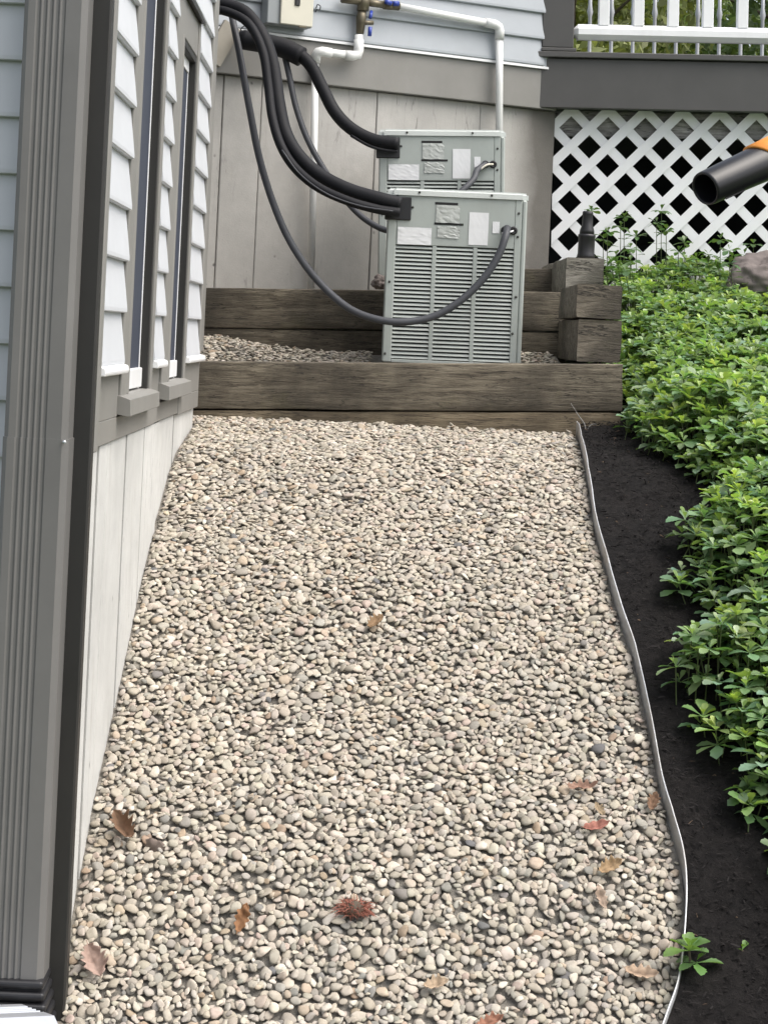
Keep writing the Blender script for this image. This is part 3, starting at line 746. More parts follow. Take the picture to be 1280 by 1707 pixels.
wh1 = tag(obj('power_conduit', tube('power_conduit', pxpath([(384, 10, 7.7), (390, 42, 7.62), (400, 92, 7.55), (416, 180, 7.46), (433, 265, 7.38), (458, 345, 7.3), (488, 410, 7.24), (530, 468, 7.17), (585, 516, 7.12), (650, 536, 7.09), (715, 530, 7.1), (765, 503, 7.11), (805, 465, 7.12), (830, 427, 7.13), (842, 395, 7.15), (845, 380, 7.195)]), .0135, 14, True), M['whip']), 'grey flexible conduit looping low across the front air conditioner', 'conduit')
g2 = ac2.matrix_world@Vector((fx2(.845), -.005, zf2(.185)))
pth = [onY(x, y, Y) for x, y, Y in [(474, 90, 8.12), (482, 125, 8.1), (494, 180, 8.06), (514, 235, 8.02), (545, 290, 7.97), (580, 338, 7.92), (615, 370, 7.87), (655, 385, 7.82), (710, 370, 7.8), (762, 325, 7.82), (788, 300, 7.86)]]+[g2+Vector((-.035, -.04, -.03)), g2]
tag(obj('power_conduit', tube('power_conduit', smooth_path(pth, 8), .0125, 14), M['whip']), 'grey flexible conduit slanting down the concrete wall behind the rear unit', 'conduit')
g2b = ac2.matrix_world@Vector((fx2(.905), -.005, zf2(.185)))
tag(obj('control_wire', tube('control_wire', smooth_path([g2b, g2b+Vector((-.03, -.03, -.008)), g2b+Vector((-.07, -.035, -.045)), g2b+Vector((-.11, -.04, -.10)), g2b+Vector((-.15, -.05, -.2))], 8), .004, 8), M['cream']), 'thin pale control wire hanging from the rear air conditioner grommet', 'wire')
g1b = ac1.matrix_world@Vector((fx1(.905), -.004, zf1(.185)))
tag(obj('control_wire', tube('control_wire', smooth_path([g1b, g1b+Vector((-.012, -.012, -.006)), g1b+Vector((-.03, -.008, -.012)), g1b+Vector((-.04, -.002, -.01))], 6), .003, 8), M['paper']), 'thin pale control wire at the front air conditioner grommet', 'wire')

# ------------------------------------------------------------------ wall fittings
def wpt(x, y, off): return BW@wx(x, y, off)
def wtube(name, lst, r, m, par, seg=14, n=1):
    pts = [wpt(*q) for q in lst]; pts = smooth_path(pts, n) if n > 1 else pts
    return sub(name, tube(name, pts, r, seg), m, par)
pv = thing('drain_pipe', 'white plastic pipe run with elbows dropping behind the rear air conditioner', 'pipe', wpt(832, 215, .07)); bpy.context.view_layer.update()
R = .0165
wtube('pipe', [(655, 9, .075), (740, 25, .075), (822, 40, .075)], R, M['pvc'], pv)
wtube('pipe', [(832, 58, .075), (832, 140, .075), (831, 330, .075)], R, M['pvc'], pv)
wtube('elbow', [(808, 37.5, .075), (824, 40.5, .075), (831, 45, .075), (832.5, 52, .075), (832.3, 66, .075)], R*1.28, M['pvc'], pv)
pv2 = thing('drain_pipe', 'white plastic pipe stepping left below the valve and down the concrete', 'pipe', wpt(520, 470, .06)); bpy.context.view_layer.update()
wtube('pipe', [(598, 58, .085), (598, 86, .085)], R*1.05, M['pvc'], pv2)
wtube('elbow', [(598, 66, .085), (598, 84, .085), (596, 91, .085), (588, 93, .085), (574, 92, .085)], R*1.3, M['pvc'], pv2)
wtube('pipe', [(590, 93, .085), (535, 86, .085)], R*1.05, M['pvc'], pv2)
wtube('elbow', [(552, 88.5, .085), (537, 86, .085), (530, 87, .08), (527, 92, .07), (526, 104, .06)], R*1.28, M['pvc'], pv2)
wtube('pipe', [(526, 100, .06), (523, 270, .06), (518, 490, .06)], R*.92, M['pvc'], pv2)
vl = thing('valve', 'dull metal valve with blue lever handles above the white elbow', 'valve', wpt(604, 10, .08)); bpy.context.view_layer.update()
wtube('valve_body', [(606, -12, .085), (605, 18, .085)], .026, M['brass'], vl)
wtube('valve_body', [(604, 16, .085), (602, 30, .085), (600, 56, .085)], [.017, .022, .017], M['brass'], vl)
wtube('union', [(570, -2, .085), (612, 3, .085)], .018, M['brass'], vl)
wtube('union', [(612, 4, .085), (640, 8, .085)], .016, M['brass'], vl); wtube('union', [(640, 8, .08), (664, 10, .08)], .020, M['brass'], vl)
wtube('lever', [(619, 19, .085), (617, 30, .10)], .0075, M['bluehandle'], vl); wtube('lever', [(617, 45, .10), (616, 60, .10)], .0085, M['bluehandle'], vl)
wtube('stem', [(602, 38, .09), (622, 38, .10)], .010, M['brass'], vl)
wtube('lever', [(642, 2, .105), (652, 6, .105)], .010, M['bluehandle'], vl); wtube('lever', [(655, 6, .10), (664, 6, .10)], .011, M['bluehandle'], vl)
bx = thing('electrical_box', 'cream electrical disconnect box on the shaded siding at the top', 'electrical box', wpt(495, 45, .05)); bpy.context.view_layer.update()
q0, q1 = wx(466, 42, .12), wx(520, 45, .12)
def wbox(name, lo, hi, m, par, bev=.003):
    o = obj(name, box(name, lo, hi, bev), m, par); o.matrix_local = par.matrix_world.inverted()@BW; return o
zb_ = (q0.z+q1.z)/2
wbox('case', (q0.x-.055, -.115, zb_), (q1.x+.002, -.052, zb_+.30), M['boxgrey'], bx)
wbox('cover', (q0.x, -.128, zb_+.002), (q1.x, -.1155, zb_+.298), M['cream'], bx)
q2 = wx(496, 5, .13); wbox('switch', (q2.x-.012, -.134, q2.z-.012), (q2.x+.012, -.1285, q2.z+.045), M['black'], bx)
wbox('latch', ((q0.x+q1.x)/2+.01, -.13, zb_-.004), ((q0.x+q1.x)/2+.045, -.120, zb_+.0015), M['brass'], bx, .001)
wtube('wire_loop', [(527, 14, .06), (529, 8, .08), (534, 10, .09), (533, 16, .08), (528, 16, .07), (526, 20, .055)], .0022, M['black'], bx, 6, 5)
tag(obj('loose_wire', tube('loose_wire', smooth_path([wpt(*q) for q in [(415, 38, .06), (409, 42, .09), (402, 48, .09), (404, 54, .08), (412, 52, .07), (416, 46, .05)]], 5), .0025, 6), M['black']), 'small curl of loose black wire on the siding near the pipes', 'wire')

# ------------------------------------------------------------------ deck
dk = thing('deck', 'raised dark painted deck with white railing at upper right', 'deck', (1.8, 9.6, 2.4)); bpy.context.view_layer.update()
tilt = math.atan2(onY(1280, 100, 8.9).z-onY(905, 92, 8.9).z, onY(1280, 100, 8.9).x-onY(905, 92, 8.9).x)
DM = Matrix.Translation((onY(905, 92, 8.9)))@Matrix.Rotation(-tilt, 4, 'Y')
def dbox(name, lo, hi, m, bev=.003, par=dk):
    o = obj(name, box(name, lo, hi, bev), M[m], par)
    o.matrix_local = (dk.matrix_world.inverted()@DM) if par is dk else Matrix.Identity(4); return o
zb2 = onY(905, 179, 8.9).z-onY(905, 92, 8.9).z
LDK = 4.2
dbox('fascia', (-.015, 0, zb2), (LDK, .045, -.012), 'deckpaint')
dbox('fascia', (LDK-.045, .05, zb2), (LDK, 2.9, -.012), 'deckpaint')
dbox('fascia', (0, 2.9, zb2), (LDK, 2.945, -.012), 'deckpaint')
for k in range(20): dbox('deck_board', (-.03, -.022+k*.147, -.010), (LDK+.02, .119+k*.147, .016), 'deckpaint', .003)
px_ = lambda x, y: onY(x, y, 8.9)
dx0 = onY(904, 70, 8.87).x-onY(905, 92, 8.9).x; dx1 = onY(957, 70, 8.87).x-onY(905, 92, 8.9).x
dbox('post', (dx0, -.015, .034), (dx1, .125, 1.1), 'deckpaint', .004); dbox('post_base', (dx0-.002, -.021, .017), (dx1+.012, .14, .033), 'deckpaint', .003)
I = DM.inverted()
r0 = (I@px_(960, 38)).z; r1 = (I@px_(960, 64)).z
dbox('bottom_rail', (dx1+.002, .015, r1), (LDK, .085, r0), 'lattice', .022)
dbox('top_rail', (dx1+.002, .005, .98), (LDK, .095, 1.04), 'lattice', .01)
bs = (I@px_(1054, 20)).x-(I@px_(996, 20)).x
b0 = (I@px_(1008, 20)).x; bw = .048; k = 0
while b0+k*bs < LDK: dbox('baluster', (b0+k*bs-bw/2, .027, r0-.004), (b0+k*bs+bw/2, .073, .985), 'lattice', .003); k += 1
# far railing with turned steel balusters
fb = lathe('steel_baluster', [(.011, 0), (.011, .20), (.013, .22), (.019, .24), (.012, .265), (.018, .285), (.024, .31), (.014, .34), (.011, .36), (.011, .62), (.018, .65), (.011, .69), (.011, 1.0)], 12)
sp_far = (onY(1000, 60, 11.7).x-onY(964, 60, 11.7).x)
for k in range(26):
    o = obj('steel_baluster', fb, M['steel'], dk); o.matrix_local = dk.matrix_world.inverted()@DM@Matrix.Translation(((I@onY(982, 75, 11.7)).x-sp_far*2+k*sp_far, 2.8, .014))
dbox('far_rail', (.2, 2.77, 1.01), (LDK, 2.83, 1.05), 'deckpaint')
# added unseen boards in a dark colour, keeping the space under the deck black
for k in range(12): dbox('under_deck_blocker', (.0, 2.6, -2.2+k*.165), (LDK, 2.62, -2.035+k*.165), 'dark', .002)
for k in range(12): dbox('under_deck_blocker', (LDK-.08, .15, -2.2+k*.165), (LDK-.06, 2.59, -2.035+k*.165), 'dark', .002)
bd = obj('joist_board', box('joist_board', (0, 0, -.115), (3.9, .035, 0), .003), M['oldboard'], dk)
bd.matrix_local = dk.matrix_world.inverted()@Matrix.Translation(onY(909, 184, 9.03))@Matrix.Rotation(-tilt, 4, 'Y')

# ------------------------------------------------------------------ lattice
lt = thing('lattice_panel', 'white diagonal lattice skirting below the dark deck', 'lattice', (2.0, 9.0, 1.6)); bpy.context.view_layer.update()
LA = onY(918, 182, 9.0)
ltilt = math.atan2(onY(1262, 189, 9.0).z-LA.z, onY(1262, 189, 9.0).x-LA.x)
LM = Matrix.Translation(LA)@Matrix.Rotation(-ltilt, 4, 'Y')
rep = (LM.inverted()@onY(1199, 188, 9.0)).x-(LM.inverted()@onY(952, 183, 9.0)).x; rep = rep/4     # horizontal repeat
off = (LM.inverted()@onY(952, 200, 9.0)).x
LW, LH = 3.4, -1.05
sw = rep*.255; cw = sw*math.sqrt(2)/2                # slat half-length along the axis
def clip(poly, f_in, f_int):
    out = []
    for i in range(len(poly)):
        a, b = poly[i], poly[(i+1) % len(poly)]
        ia, ib = f_in(a), f_in(b)
        if ia: out.append(a)
        if ia != ib: out.append(f_int(a, b))
    return out
def clip_rect(poly, x0, x1, z0, z1):
    for ax_, val, sgn in ((0, x0, 1), (0, x1, -1), (1, z0, 1), (1, z1, -1)):
        if not poly: return poly
        poly = clip(poly, lambda p: (p[ax_]-val)*sgn >= 0, lambda a, b: tuple(a[i]+(b[i]-a[i])*(val-a[ax_])/(b[ax_]-a[ax_]) for i in (0, 1)))
    return poly
zc0 = .002                                       # height of the top row of crossings
for s_, y0_, y1_ in ((1, 0, .007), (-1, .0085, .0155)):
    for k in range(-40, 60):
        c0 = off+k*rep
        # line x = c0 + s*(z - zc0)
        e = sw/math.sqrt(2)*1.0
        poly = [(c0+s_*(.4)-e, zc0+.4), (c0+s_*.4+e, zc0+.4), (c0-s_*2.2+e, zc0-2.2), (c0-s_*2.2-e, zc0-2.2)]
        pl = clip_rect(poly, off-rep/2+.004, LW, LH, .0)
        if len(pl) < 3: continue
        ar = abs(sum(pl[i][0]*pl[(i+1) % len(pl)][1]-pl[(i+1) % len(pl)][0]*pl[i][1] for i in range(len(pl))))/2
        if ar < .0004: continue
        o = obj('slat', prism('slat', pl, 'Y', y0_, y1_), M['lattice'], lt); o.matrix_local = lt.matrix_world.inverted()@LM

# ------------------------------------------------------------------ path light, rock, leaf blower
pb = onY(976, 428, 7.86)
pl_ = thing('path_light', 'small black cylindrical path light standing on the pale timber end', 'path light', pb); pl_.scale = (1.15, 1.15, 1.0)
obj('base', lathe('base', [(.030, -.008), (.031, .004), (.029, .012), (.0285, .075), (.0305, .078), (.0305, .086), (.027, .090)], 20), M['black'], pl_)
obj('head', lathe('head', [(.026, .088), (.025, .105), (.019, .125), (.0175, .165), (.0185, .168), (.0185, .178), (.015, .181)], 20), M['black'], pl_)
def rock(name, c, s, seed):
    v, tri = ico(5); out = []
    for q in v:
        d = Vector(q); e = 1+.35*mnoise.noise(d*1.3+Vector((seed, 0, 0)))+.18*mnoise.noise(d*3+Vector((0, seed, 0)))+.07*mnoise.noise(d*7+Vector((0, 0, seed)))
        out.append((q[0]*s[0]*e, q[1]*s[1]*e, q[2]*s[2]*e))
    bm = bmesh.new(); vs = [bm.verts.new(p) for p in out]
    for t in tri: bm.faces.new([vs[i] for i in t])
    return obj(name, bm_mesh(name, bm, True), M['rock'], None, c)
tag(rock('boulder', onY(1274, 472, 8.3), (.16, .14, .125), 4.0), 'rough brown-grey boulder among plants at the lattice foot', 'rock')
tag(rock('field_stone', onY(634, 470, 7.93), (.035, .03, .03), 9.0), 'small brown stone on the upper pebbles left of the rear air conditioner', 'rock')

m0, m1 = onY(1174, 315, 4.10), onY(1290, 262, 4.22)
dv = (m1-m0).normalized(); LB = (m1-m0).length
bl = thing('leaf_blower', 'black leaf blower nozzle with orange collar reaching in from the right', 'leaf blower', m1+dv*.5); bpy.context.view_layer.update()
AM = align(m0, dv)
# open-ended tube: outer and inner wall
sub('nozzle', lathe('nozzle', [(.030, .25), (.0305, .004), (.0325, .0), (.0355, .001), (.0365, .006), (.039, .12), (.0415, .20), (.042, .29)], 28, AM), M['blower'], bl)
sub('seam', box('seam', (-.0008, -.0405, .03), (.0008, -.0355, .09), 0, AM@Matrix.Rotation(math.radians(-35), 4, 'Z')), M['dark'], bl)
sh = Matrix.Identity(4); sh[2][0] = .0; sh[2][1] = 0
col_m = lathe('collar', [(.041, .188), (.0455, .192), (.047, .23), (.049, .30)], 28, None)
for vv in col_m.vertices:
    vv.co.z += .55*vv.co.x if False else 0
cm = col_m
# slanted leading edge: shear so the collar reaches further forward on top
upl = (AM.to_3x3().inverted()@Vector((-.25, 0, 1))).normalized()
for vv in cm.vertices:
    if vv.co.z < .21: vv.co.z -= (vv.co.x*upl.x+vv.co.y*upl.y)*.75-.0
    vv.co = AM@vv.co
sub('collar', cm, M['orange'], bl)
sub('tube', lathe('tube', [(.044, .27), (.045, .45), (.05, .5)], 24, AM), M['black'], bl)
side = dv.cross(Vector((0, 0, 1))).normalized(); upv = side.cross(dv).normalized(); hub = m0+dv*.60-upv*.035
FM = align(hub-side*.065, side)
sub('fan_housing', lathe('fan_housing', [(.05, -.004), (.095, 0), (.112, .012), (.118, .04), (.118, .09), (.112, .118), (.095, .13), (.05, .134)], 32, FM), M['orange'], bl)
sub('intake_grille', lathe('intake_grille', [(.02, -.012), (.055, -.010), (.062, -.0045)], 24, FM), M['black'], bl)
sub('engine_cover', lathe('engine_cover', [(.05, .135), (.082, .138), (.080, .175), (.066, .20), (.03, .208)], 24, FM), M['black'], bl)
sub('handle', tube('handle', smooth_path([hub-dv*.06+upv*.10, hub-dv*.09+upv*.165, hub-dv*.03+upv*.195, hub+dv*.07+upv*.185, hub+dv*.11+upv*.12, hub+dv*.095+upv*.06], 7), .0155, 14), M['black'], bl)

# ------------------------------------------------------------------ dead leaves on the stones
def gtop(X, Y):
    iy, ix = int((Y-3.72)/.005), int((X+1.0)/.005); r = 4
    s = GM[max(0, iy-r):iy+r+1, max(0, ix-r):ix+r+1]
    return h(Y)+(np.percentile(s, 80) if s.size else 0)
def dead_leaf(name, px, py, size, yaw, col, curl, label, seed, aspect=.62, tiltx=0, lobes=5, depth=.38):
    size *= .92; col = tuple(.72*x+.28*y for x, y in zip(col, (.26, .20, .15))); curl *= 1.5; c = march(px, py, .02); r_ = np.random.default_rng(seed)
    nl, nw = 22, 8; v = []; f = []; cc = []
    for i in range(nl+1):
        t = i/nl; env = math.sin(math.pi*min(1, t*.96+.04))**.7*(.55+.6*t if t < .7 else .97-.5*(t-.7))
        lob = 1-depth*(.5+.5*math.cos(2*math.pi*lobes*t+r_.uniform(-.3, .3)))
        hw = max(.012, env*lob*aspect*.5)
        if t < .1: hw = .012
        for j in range(nw+1):
            s = (j/nw-.5)*2; x = (t-.5); y = s*hw
            z = curl*(y*y*2.2)+curl*.5*x*x+.11*mnoise.noise(Vector((x*5, y*7, seed)))+.02*abs(s)
            v.append((x*size, y*size, z*size))
            k = (1-.25*(abs(s) < .13))*r_.uniform(.85, 1.1)
            cc.append(np.array(col)*k)
    for i in range(nl):
        for j in range(nw): f.append((i*(nw+1)+j, i*(nw+1)+j+1, (i+1)*(nw+1)+j+1, (i+1)*(nw+1)+j))
    me = np_mesh(name, np.array(v), np.array(f), True, np.array(cc))
    zt = gtop(c.x, c.y); sl_ = math.atan((h(c.y+.05)-h(c.y-.05))/.1)
    o = obj(name, me, M['deadleaf'], None, (c.x, c.y, zt+.009+size*.03)); o.rotation_mode = 'QUATERNION'
    o.rotation_quaternion = Matrix.Rotation(sl_+tiltx, 3, 'X').to_quaternion()@Matrix.Rotation(yaw, 3, 'Z').to_quaternion()
    sm = o.modifiers.new('thickness', 'SOLIDIFY'); sm.thickness = .0006
    return tag(o, label, 'leaf', 'dead leaves on the gravel')
BR, OR, PK, RD, TN, GB, DB = (.20, .11, .065), (.33, .15, .06), (.42, .30, .26), (.40, .15, .12), (.46, .32, .18), (.17, .14, .13), (.13, .08, .05)
dead_leaf('dead_leaf', 208, 1368, .095, 2.2, BR, 1.6, 'curled brown oak leaf near the foundation beside the grey curled leaf', 1, .7, .2)
dead_leaf('dead_leaf', 258, 1386, .085, -.4, GB, -2.4, 'grey-brown humped dead leaf just right of the curled brown leaf', 2, .62, 0, 3, .15)
dead_leaf('dead_leaf', 158, 1588, .10, -1.1, PK, .9, 'pale pinkish dead leaf lowest by the dark corner board', 3, .75, .15)
dead_leaf('dead_leaf', 404, 1520, .075, 1.3, OR, .8, 'orange-brown dead leaf standing on the near left gravel', 4, .6, .5)
dead_leaf('dead_leaf', 625, 1028, .07, .9, (.30, .19, .10), 1.2, 'small tan-brown dead leaf in the middle of the gravel', 5, .65, .1)
dead_leaf('dead_leaf', 968, 1303, .085, .1, (.34, .20, .15), .9, 'pink-brown dead leaf above the red one near the edging', 6, .5)
dead_leaf('dead_leaf', 992, 1366, .075, .3, RD, .6, 'reddest pink dead leaf on the right of the gravel', 7, .5, .1, 3, .2)
dead_leaf('dead_leaf', 1015, 1434, .07, .5, TN, 1.0, 'yellow-tan dead leaf below the red leaf', 8, .7, .2)
dead_leaf('dead_leaf', 1003, 1482, .07, 1.8, (.44, .34, .27), .8, 'pale beige dead leaf below the yellow-tan leaf', 9, .5, .1)
dead_leaf('dead_leaf', 1088, 1326, .06, 1.2, BR, 1.0, 'brown dead leaf touching the metal edging', 10, .7, .3)
dead_leaf('dead_leaf', 1066, 1608, .085, -.2, (.50, .37, .27), .7, 'pale tan leaf left of the small green plant on the edging', 11, .6)
dead_leaf('dead_leaf', 725, 1627, .065, .3, (.52, .40, .28), .8, 'pale tan leaf low in the centre of the near gravel', 12, .7)
dead_leaf('dead_leaf', 815, 1692, .07, .4, (.33, .14, .09), .8, 'reddish brown leaf at the very bottom of the gravel', 13, .6)
dead_leaf('dead_leaf', 1000, 1340, .05, 2.0, (.40, .31, .2), .8, 'small beige leaf between the pink-brown and red leaves', 14, .6)
# shaggy russet seed tuft
c = march(592, 1502, .02); zt = gtop(c.x, c.y)
tf = thing('seed_tuft', 'shaggy reddish-brown dried tuft on the near gravel', 'plant debris', (c.x, c.y, zt)); tf.scale = (1.35, 1.35, 1.2)
vv = []; ff = []; cl = []
for k in range(420):
    d = Vector((random.gauss(0, 1), random.gauss(0, 1), abs(random.gauss(0, .8)))).normalized(); L = random.uniform(.014, .036)
    b0_ = Vector((random.uniform(-.014, .014), random.uniform(-.012, .012), random.uniform(.0, .012))); s_ = d.orthogonal().normalized()*.0009; e = b0_+d*L+Vector((0, 0, -L*.25))
    mid = b0_+d*L*.55+Vector((0, 0, L*.05)); i0 = len(vv)
    vv += [b0_-s_, b0_+s_, mid+s_, mid-s_, e]; ff += [(i0, i0+1, i0+2), (i0, i0+2, i0+3), (i0+3, i0+2, i0+4)]
    cb = Vector((.28, .115, .085))*random.uniform(.6, 1.3); cl += [tuple(cb)]*5
obj('bristles', np_mesh('bristles', [tuple(q) for q in vv], ff, False, np.array(cl)), M['deadleaf'], tf)
obj('core', lathe('core', [(.004, 0), (.016, .003), (.019, .010), (.012, .020), (.003, .024)], 12), M['bark'], tf)

# ------------------------------------------------------------------ leafy ground cover
def leaf_geo():
    ts = [0, .18, .36, .50, .60, .64, .76, .80, .92, 1.0]; ws = [.02, .05, .12, .20, .255, .215, .25, .19, .135, .0]
    return ts, ws
LT, LWd = leaf_geo()
LT2, LWd2 = [0, .3, .56, .66, .8, 1.0], [.02, .10, .25, .215, .235, .0]        # simpler outline for far and shaded leaves
def add_leaf(V, Fc, Cc, base, yaw, pitch, L, droop, col, wide=1.0, fold=.25, roll=0.0, lod=0):
    i0 = len(V); cy_, sy_ = math.cos(yaw), math.sin(yaw); cr, sr = math.cos(roll), math.sin(roll)
    lt_, lw_ = (LT2, LWd2) if lod else (LT, LWd)
    for t, wv in zip(lt_, lw_):
        x = L*(math.cos(pitch)*t-.10*droop*t*t); z = L*(math.sin(pitch)*t-droop*t*t*.5)
        for s in (-1, 0, 1):
            y = s*wv*L*wide; zz = z+abs(s)*wv*L*fold
            y2, z2 = y*cr-(zz-z)*sr, z+y*sr+(zz-z)*cr
            V.append((base[0]+x*cy_-y2*sy_, base[1]+x*sy_+y2*cy_, base[2]+z2)); Cc.append(tuple(a*(.9 if s == 0 else 1) for a in col))
    for k in range(len(lt_)-1):
        a = i0+k*3; Fc.append((a, a+3, a+4, a+1)); Fc.append((a+1, a+4, a+5, a+2))
def add_stem(V, Fc, Cc, a, b, r, col):
    i0 = len(V); a, b = Vector(a), Vector(b); d = (b-a).normalized(); s = d.orthogonal().normalized(); u = d.cross(s)
    for p in (a, b):
        for k in range(3):
            an = 2.094*k; q = p+s*math.cos(an)*r+u*math.sin(an)*r; V.append(tuple(q)); Cc.append(col)
    for k in range(3): Fc.append((i0+k, i0+(k+1) % 3, i0+3+(k+1) % 3, i0+3+k))
def whorl(V, Fc, Cc, p, n, L, tone, spread=0.35, lean=0.0, leanyaw=0.0, lod=0):
    y0_ = random.uniform(0, 6.28)
    for k in range(n):
        yw = y0_+k*2*math.pi/n+random.uniform(-.25, .25)
        pit = random.gauss(spread, .22)+lean*math.cos(yw-leanyaw)
        cl_ = Vector(tone)*random.uniform(.78, 1.22); cl_ = (cl_.x*random.uniform(.85, 1.2), cl_.y, cl_.z*random.uniform(.8, 1.15))
        add_leaf(V, Fc, Cc, p, yw, pit, L*random.uniform(.75, 1.12), random.uniform(.25, .75), cl_, random.uniform(.9, 1.15), random.uniform(.12, .4), random.uniform(-.35, .35), lod)
    for k in range(random.randint(2, 4)):
        add_leaf(V, Fc, Cc, (p[0], p[1], p[2]+.006), random.uniform(0, 6.28), random.uniform(.7, 1.25), L*random.uniform(.4, .65), .3, (tone[0]*1.5, tone[1]*1.3, tone[2]*1.1), 1, .35, 0, lod)
PLPX = [(1045, 560), (1045, 690), (1088, 722), (1140, 738), (1175, 790), (1182, 832), (1148, 862), (1140, 955), (1170, 1008), (1162, 1040), (1118, 1080), (1125, 1128), (1168, 1165), (1190, 1215), (1222, 1300), (1248, 1342), (1300, 1380)]
bnd = [march(x, y, .10) for x, y in PLPX[1:]]
poly = [(p.x, p.y) for p in bnd]; 
poly = [(.93, 9.0), (.93, 7.6), (.93, 7.0)]+poly+[(1.02, 4.12), (1.16, 4.02), (1.22, 3.86), (1.42, 3.74), (1.5, 3.5), (1.8, 3.35), (2.2, 3.0), (3.4, 2.7), (3.4, 9.0)]
def inpoly(x, y, P):
    r_ = False; j = len(P)-1
    for i in range(len(P)):
        if (P[i][1] > y) != (P[j][1] > y) and x < (P[j][0]-P[i][0])*(y-P[i][1])/(P[j][1]-P[i][1])+P[i][0]: r_ = not r_
        j = i
    return r_
def edgedist(x, y, P):
    best = 9
    for i in range(len(P)-1):
        ax_, ay = P[i]; bx_, by = P[i+1]; dx_, dy_ = bx_-ax_, by-ay; t = max(0, min(1, ((x-ax_)*dx_+(y-ay)*dy_)/(dx_*dx_+dy_*dy_+1e-9)))
        best = min(best, math.hypot(x-ax_-dx_*t, y-ay-dy_*t))
    return best
random.seed(21)
V, Fc, Cc = [], [], []
pts2 = []; cell = {}
tries = 0
while tries < 44000:
    tries += 1
    Y = random.uniform(3.3, 8.95); X = random.uniform(.7, min(3.0, .28*Y+.3))
    if not inpoly(X, Y, poly): continue
    dmin = .035
    key = (int(X/dmin), int(Y/dmin)); ok = True
    for a_ in (-1, 0, 1):
        for b_ in (-1, 0, 1):
            for q in cell.get((key[0]+a_, key[1]+b_), ()):
                if (q[0]-X)**2+(q[1]-Y)**2 < dmin*dmin: ok = False
    if not ok: continue
    cell.setdefault(key, []).append((X, Y)); pts2.append((X, Y))
for (X, Y) in pts2:
    ed = edgedist(X, Y, poly)
    if ed < .03 and random.random() < .5: continue
    clump = mnoise.noise(Vector((X*3.2, Y*3.2, 2)))
    hh = .035+.135*min(1, ed/.16)+.05*clump+random.uniform(-.025, .035)
    if Y > 7: hh += .02+.05*max(0, mnoise.noise(Vector((X*4.1, Y*4.1, 5))))+(.05*(.5+mnoise.noise(Vector((X*7, Y*2, 8)))) if Y > 8.1 else 0)
    z = float(bedz(X, Y)); lean = (0.5-min(.5, ed/.2)) 
    p = (X+random.uniform(-.02, .02), Y, z+max(.04, hh)); tn = .5+.5*mnoise.noise(Vector((X*5, Y*5, 9)))
    young = random.random() < .14+.16*(clump > .1)
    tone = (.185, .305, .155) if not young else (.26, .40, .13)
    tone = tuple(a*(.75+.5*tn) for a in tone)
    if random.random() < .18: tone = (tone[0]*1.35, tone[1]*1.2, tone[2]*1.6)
    L = random.uniform(.048, .068)*(1 if Y < 7 else .92)
    whorl(V, Fc, Cc, p, random.randint(6, 8), L, tone, .30 if not young else .5, lod=0 if Y < 5.6 else 1)
    add_stem(V, Fc, Cc, (X+random.uniform(-.03, .03), Y+random.uniform(-.03, .03), z-.01), p, .0022, (.10, .14, .04))
    if random.random() < .85:                          # older lower whorl
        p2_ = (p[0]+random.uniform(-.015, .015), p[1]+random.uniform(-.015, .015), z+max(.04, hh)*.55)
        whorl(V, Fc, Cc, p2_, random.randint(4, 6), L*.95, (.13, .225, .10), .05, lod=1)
# taller shoots in front of the lattice
for (x, y, Y) in ((985, 352, 8.55), (1012, 388, 8.6), (1040, 362, 8.7), (1034, 378, 8.7), (1102, 352, 8.75), (1094, 372, 8.75), (1110, 385, 8.7), (1200, 400, 8.6), (1215, 418, 8.55), (1180, 425, 8.6), (1255, 408, 8.7), (1050, 415, 8.6), (1130, 420, 8.6), (1240, 425, 8.5), (1005, 400, 8.7), (1060, 395, 8.75), (1140, 405, 8.75), (1018, 438, 7.9), (1030, 446, 7.7), (1008, 444, 8.1), (1042, 452, 7.6), (1026, 428, 8.3), (1050, 436, 8.2), (1160, 432, 8.4), (1195, 436, 8.3), (1215, 440, 8.1)):
    p = onY(x, y, Y); zg = float(bedz(max(p.x, .95), Y))
    whorl(V, Fc, Cc, p, 6, .055, (.075, .15, .05), .1)
    if Y < 8.5: zg = max(zg, p.z-.09)
    add_stem(V, Fc, Cc, (p.x+.02, Y, zg), p, .002, (.12, .15, .06))
    for q in (.35, .6, .8):
        m_ = (p.x+.02*(1-q), Y, zg+(p.z-zg)*q); add_leaf(V, Fc, Cc, m_, random.uniform(0, 6.28), .3, .05, .4, (.07, .14, .045)); add_leaf(V, Fc, Cc, m_, random.uniform(0, 6.28), .3, .05, .4, (.06, .13, .04))
gc = stuff(obj('ground_cover', np_mesh('ground_cover', np.array(V), np.array(Fc), True, np.array(Cc)), M['leaf']))
gc['label'] = 'dense glossy green leafy ground cover on the bank'; gc['category'] = 'plant'
# pale runners drooping over the mulch
for k, (lst, lab) in enumerate((([(1150, 700, 0.1), (1120, 728, .03), (1105, 731, .012), (1140, 740, .012), (1175, 728, .05), (1190, 712, .1)], 'pale bare runner stem looping onto the mulch below the plants'), ([(1160, 722, .08), (1180, 745, .03), (1215, 765, .015)], 'short pale runner stem right of the looping one'))):
    tag(obj('runner_stem', tube('runner_stem', smooth_path([march(x, y, o2)+Vector((0, -.02, 0)) for x, y, o2 in lst], 6), .0022, 6), M['cream']), lab, 'stem')
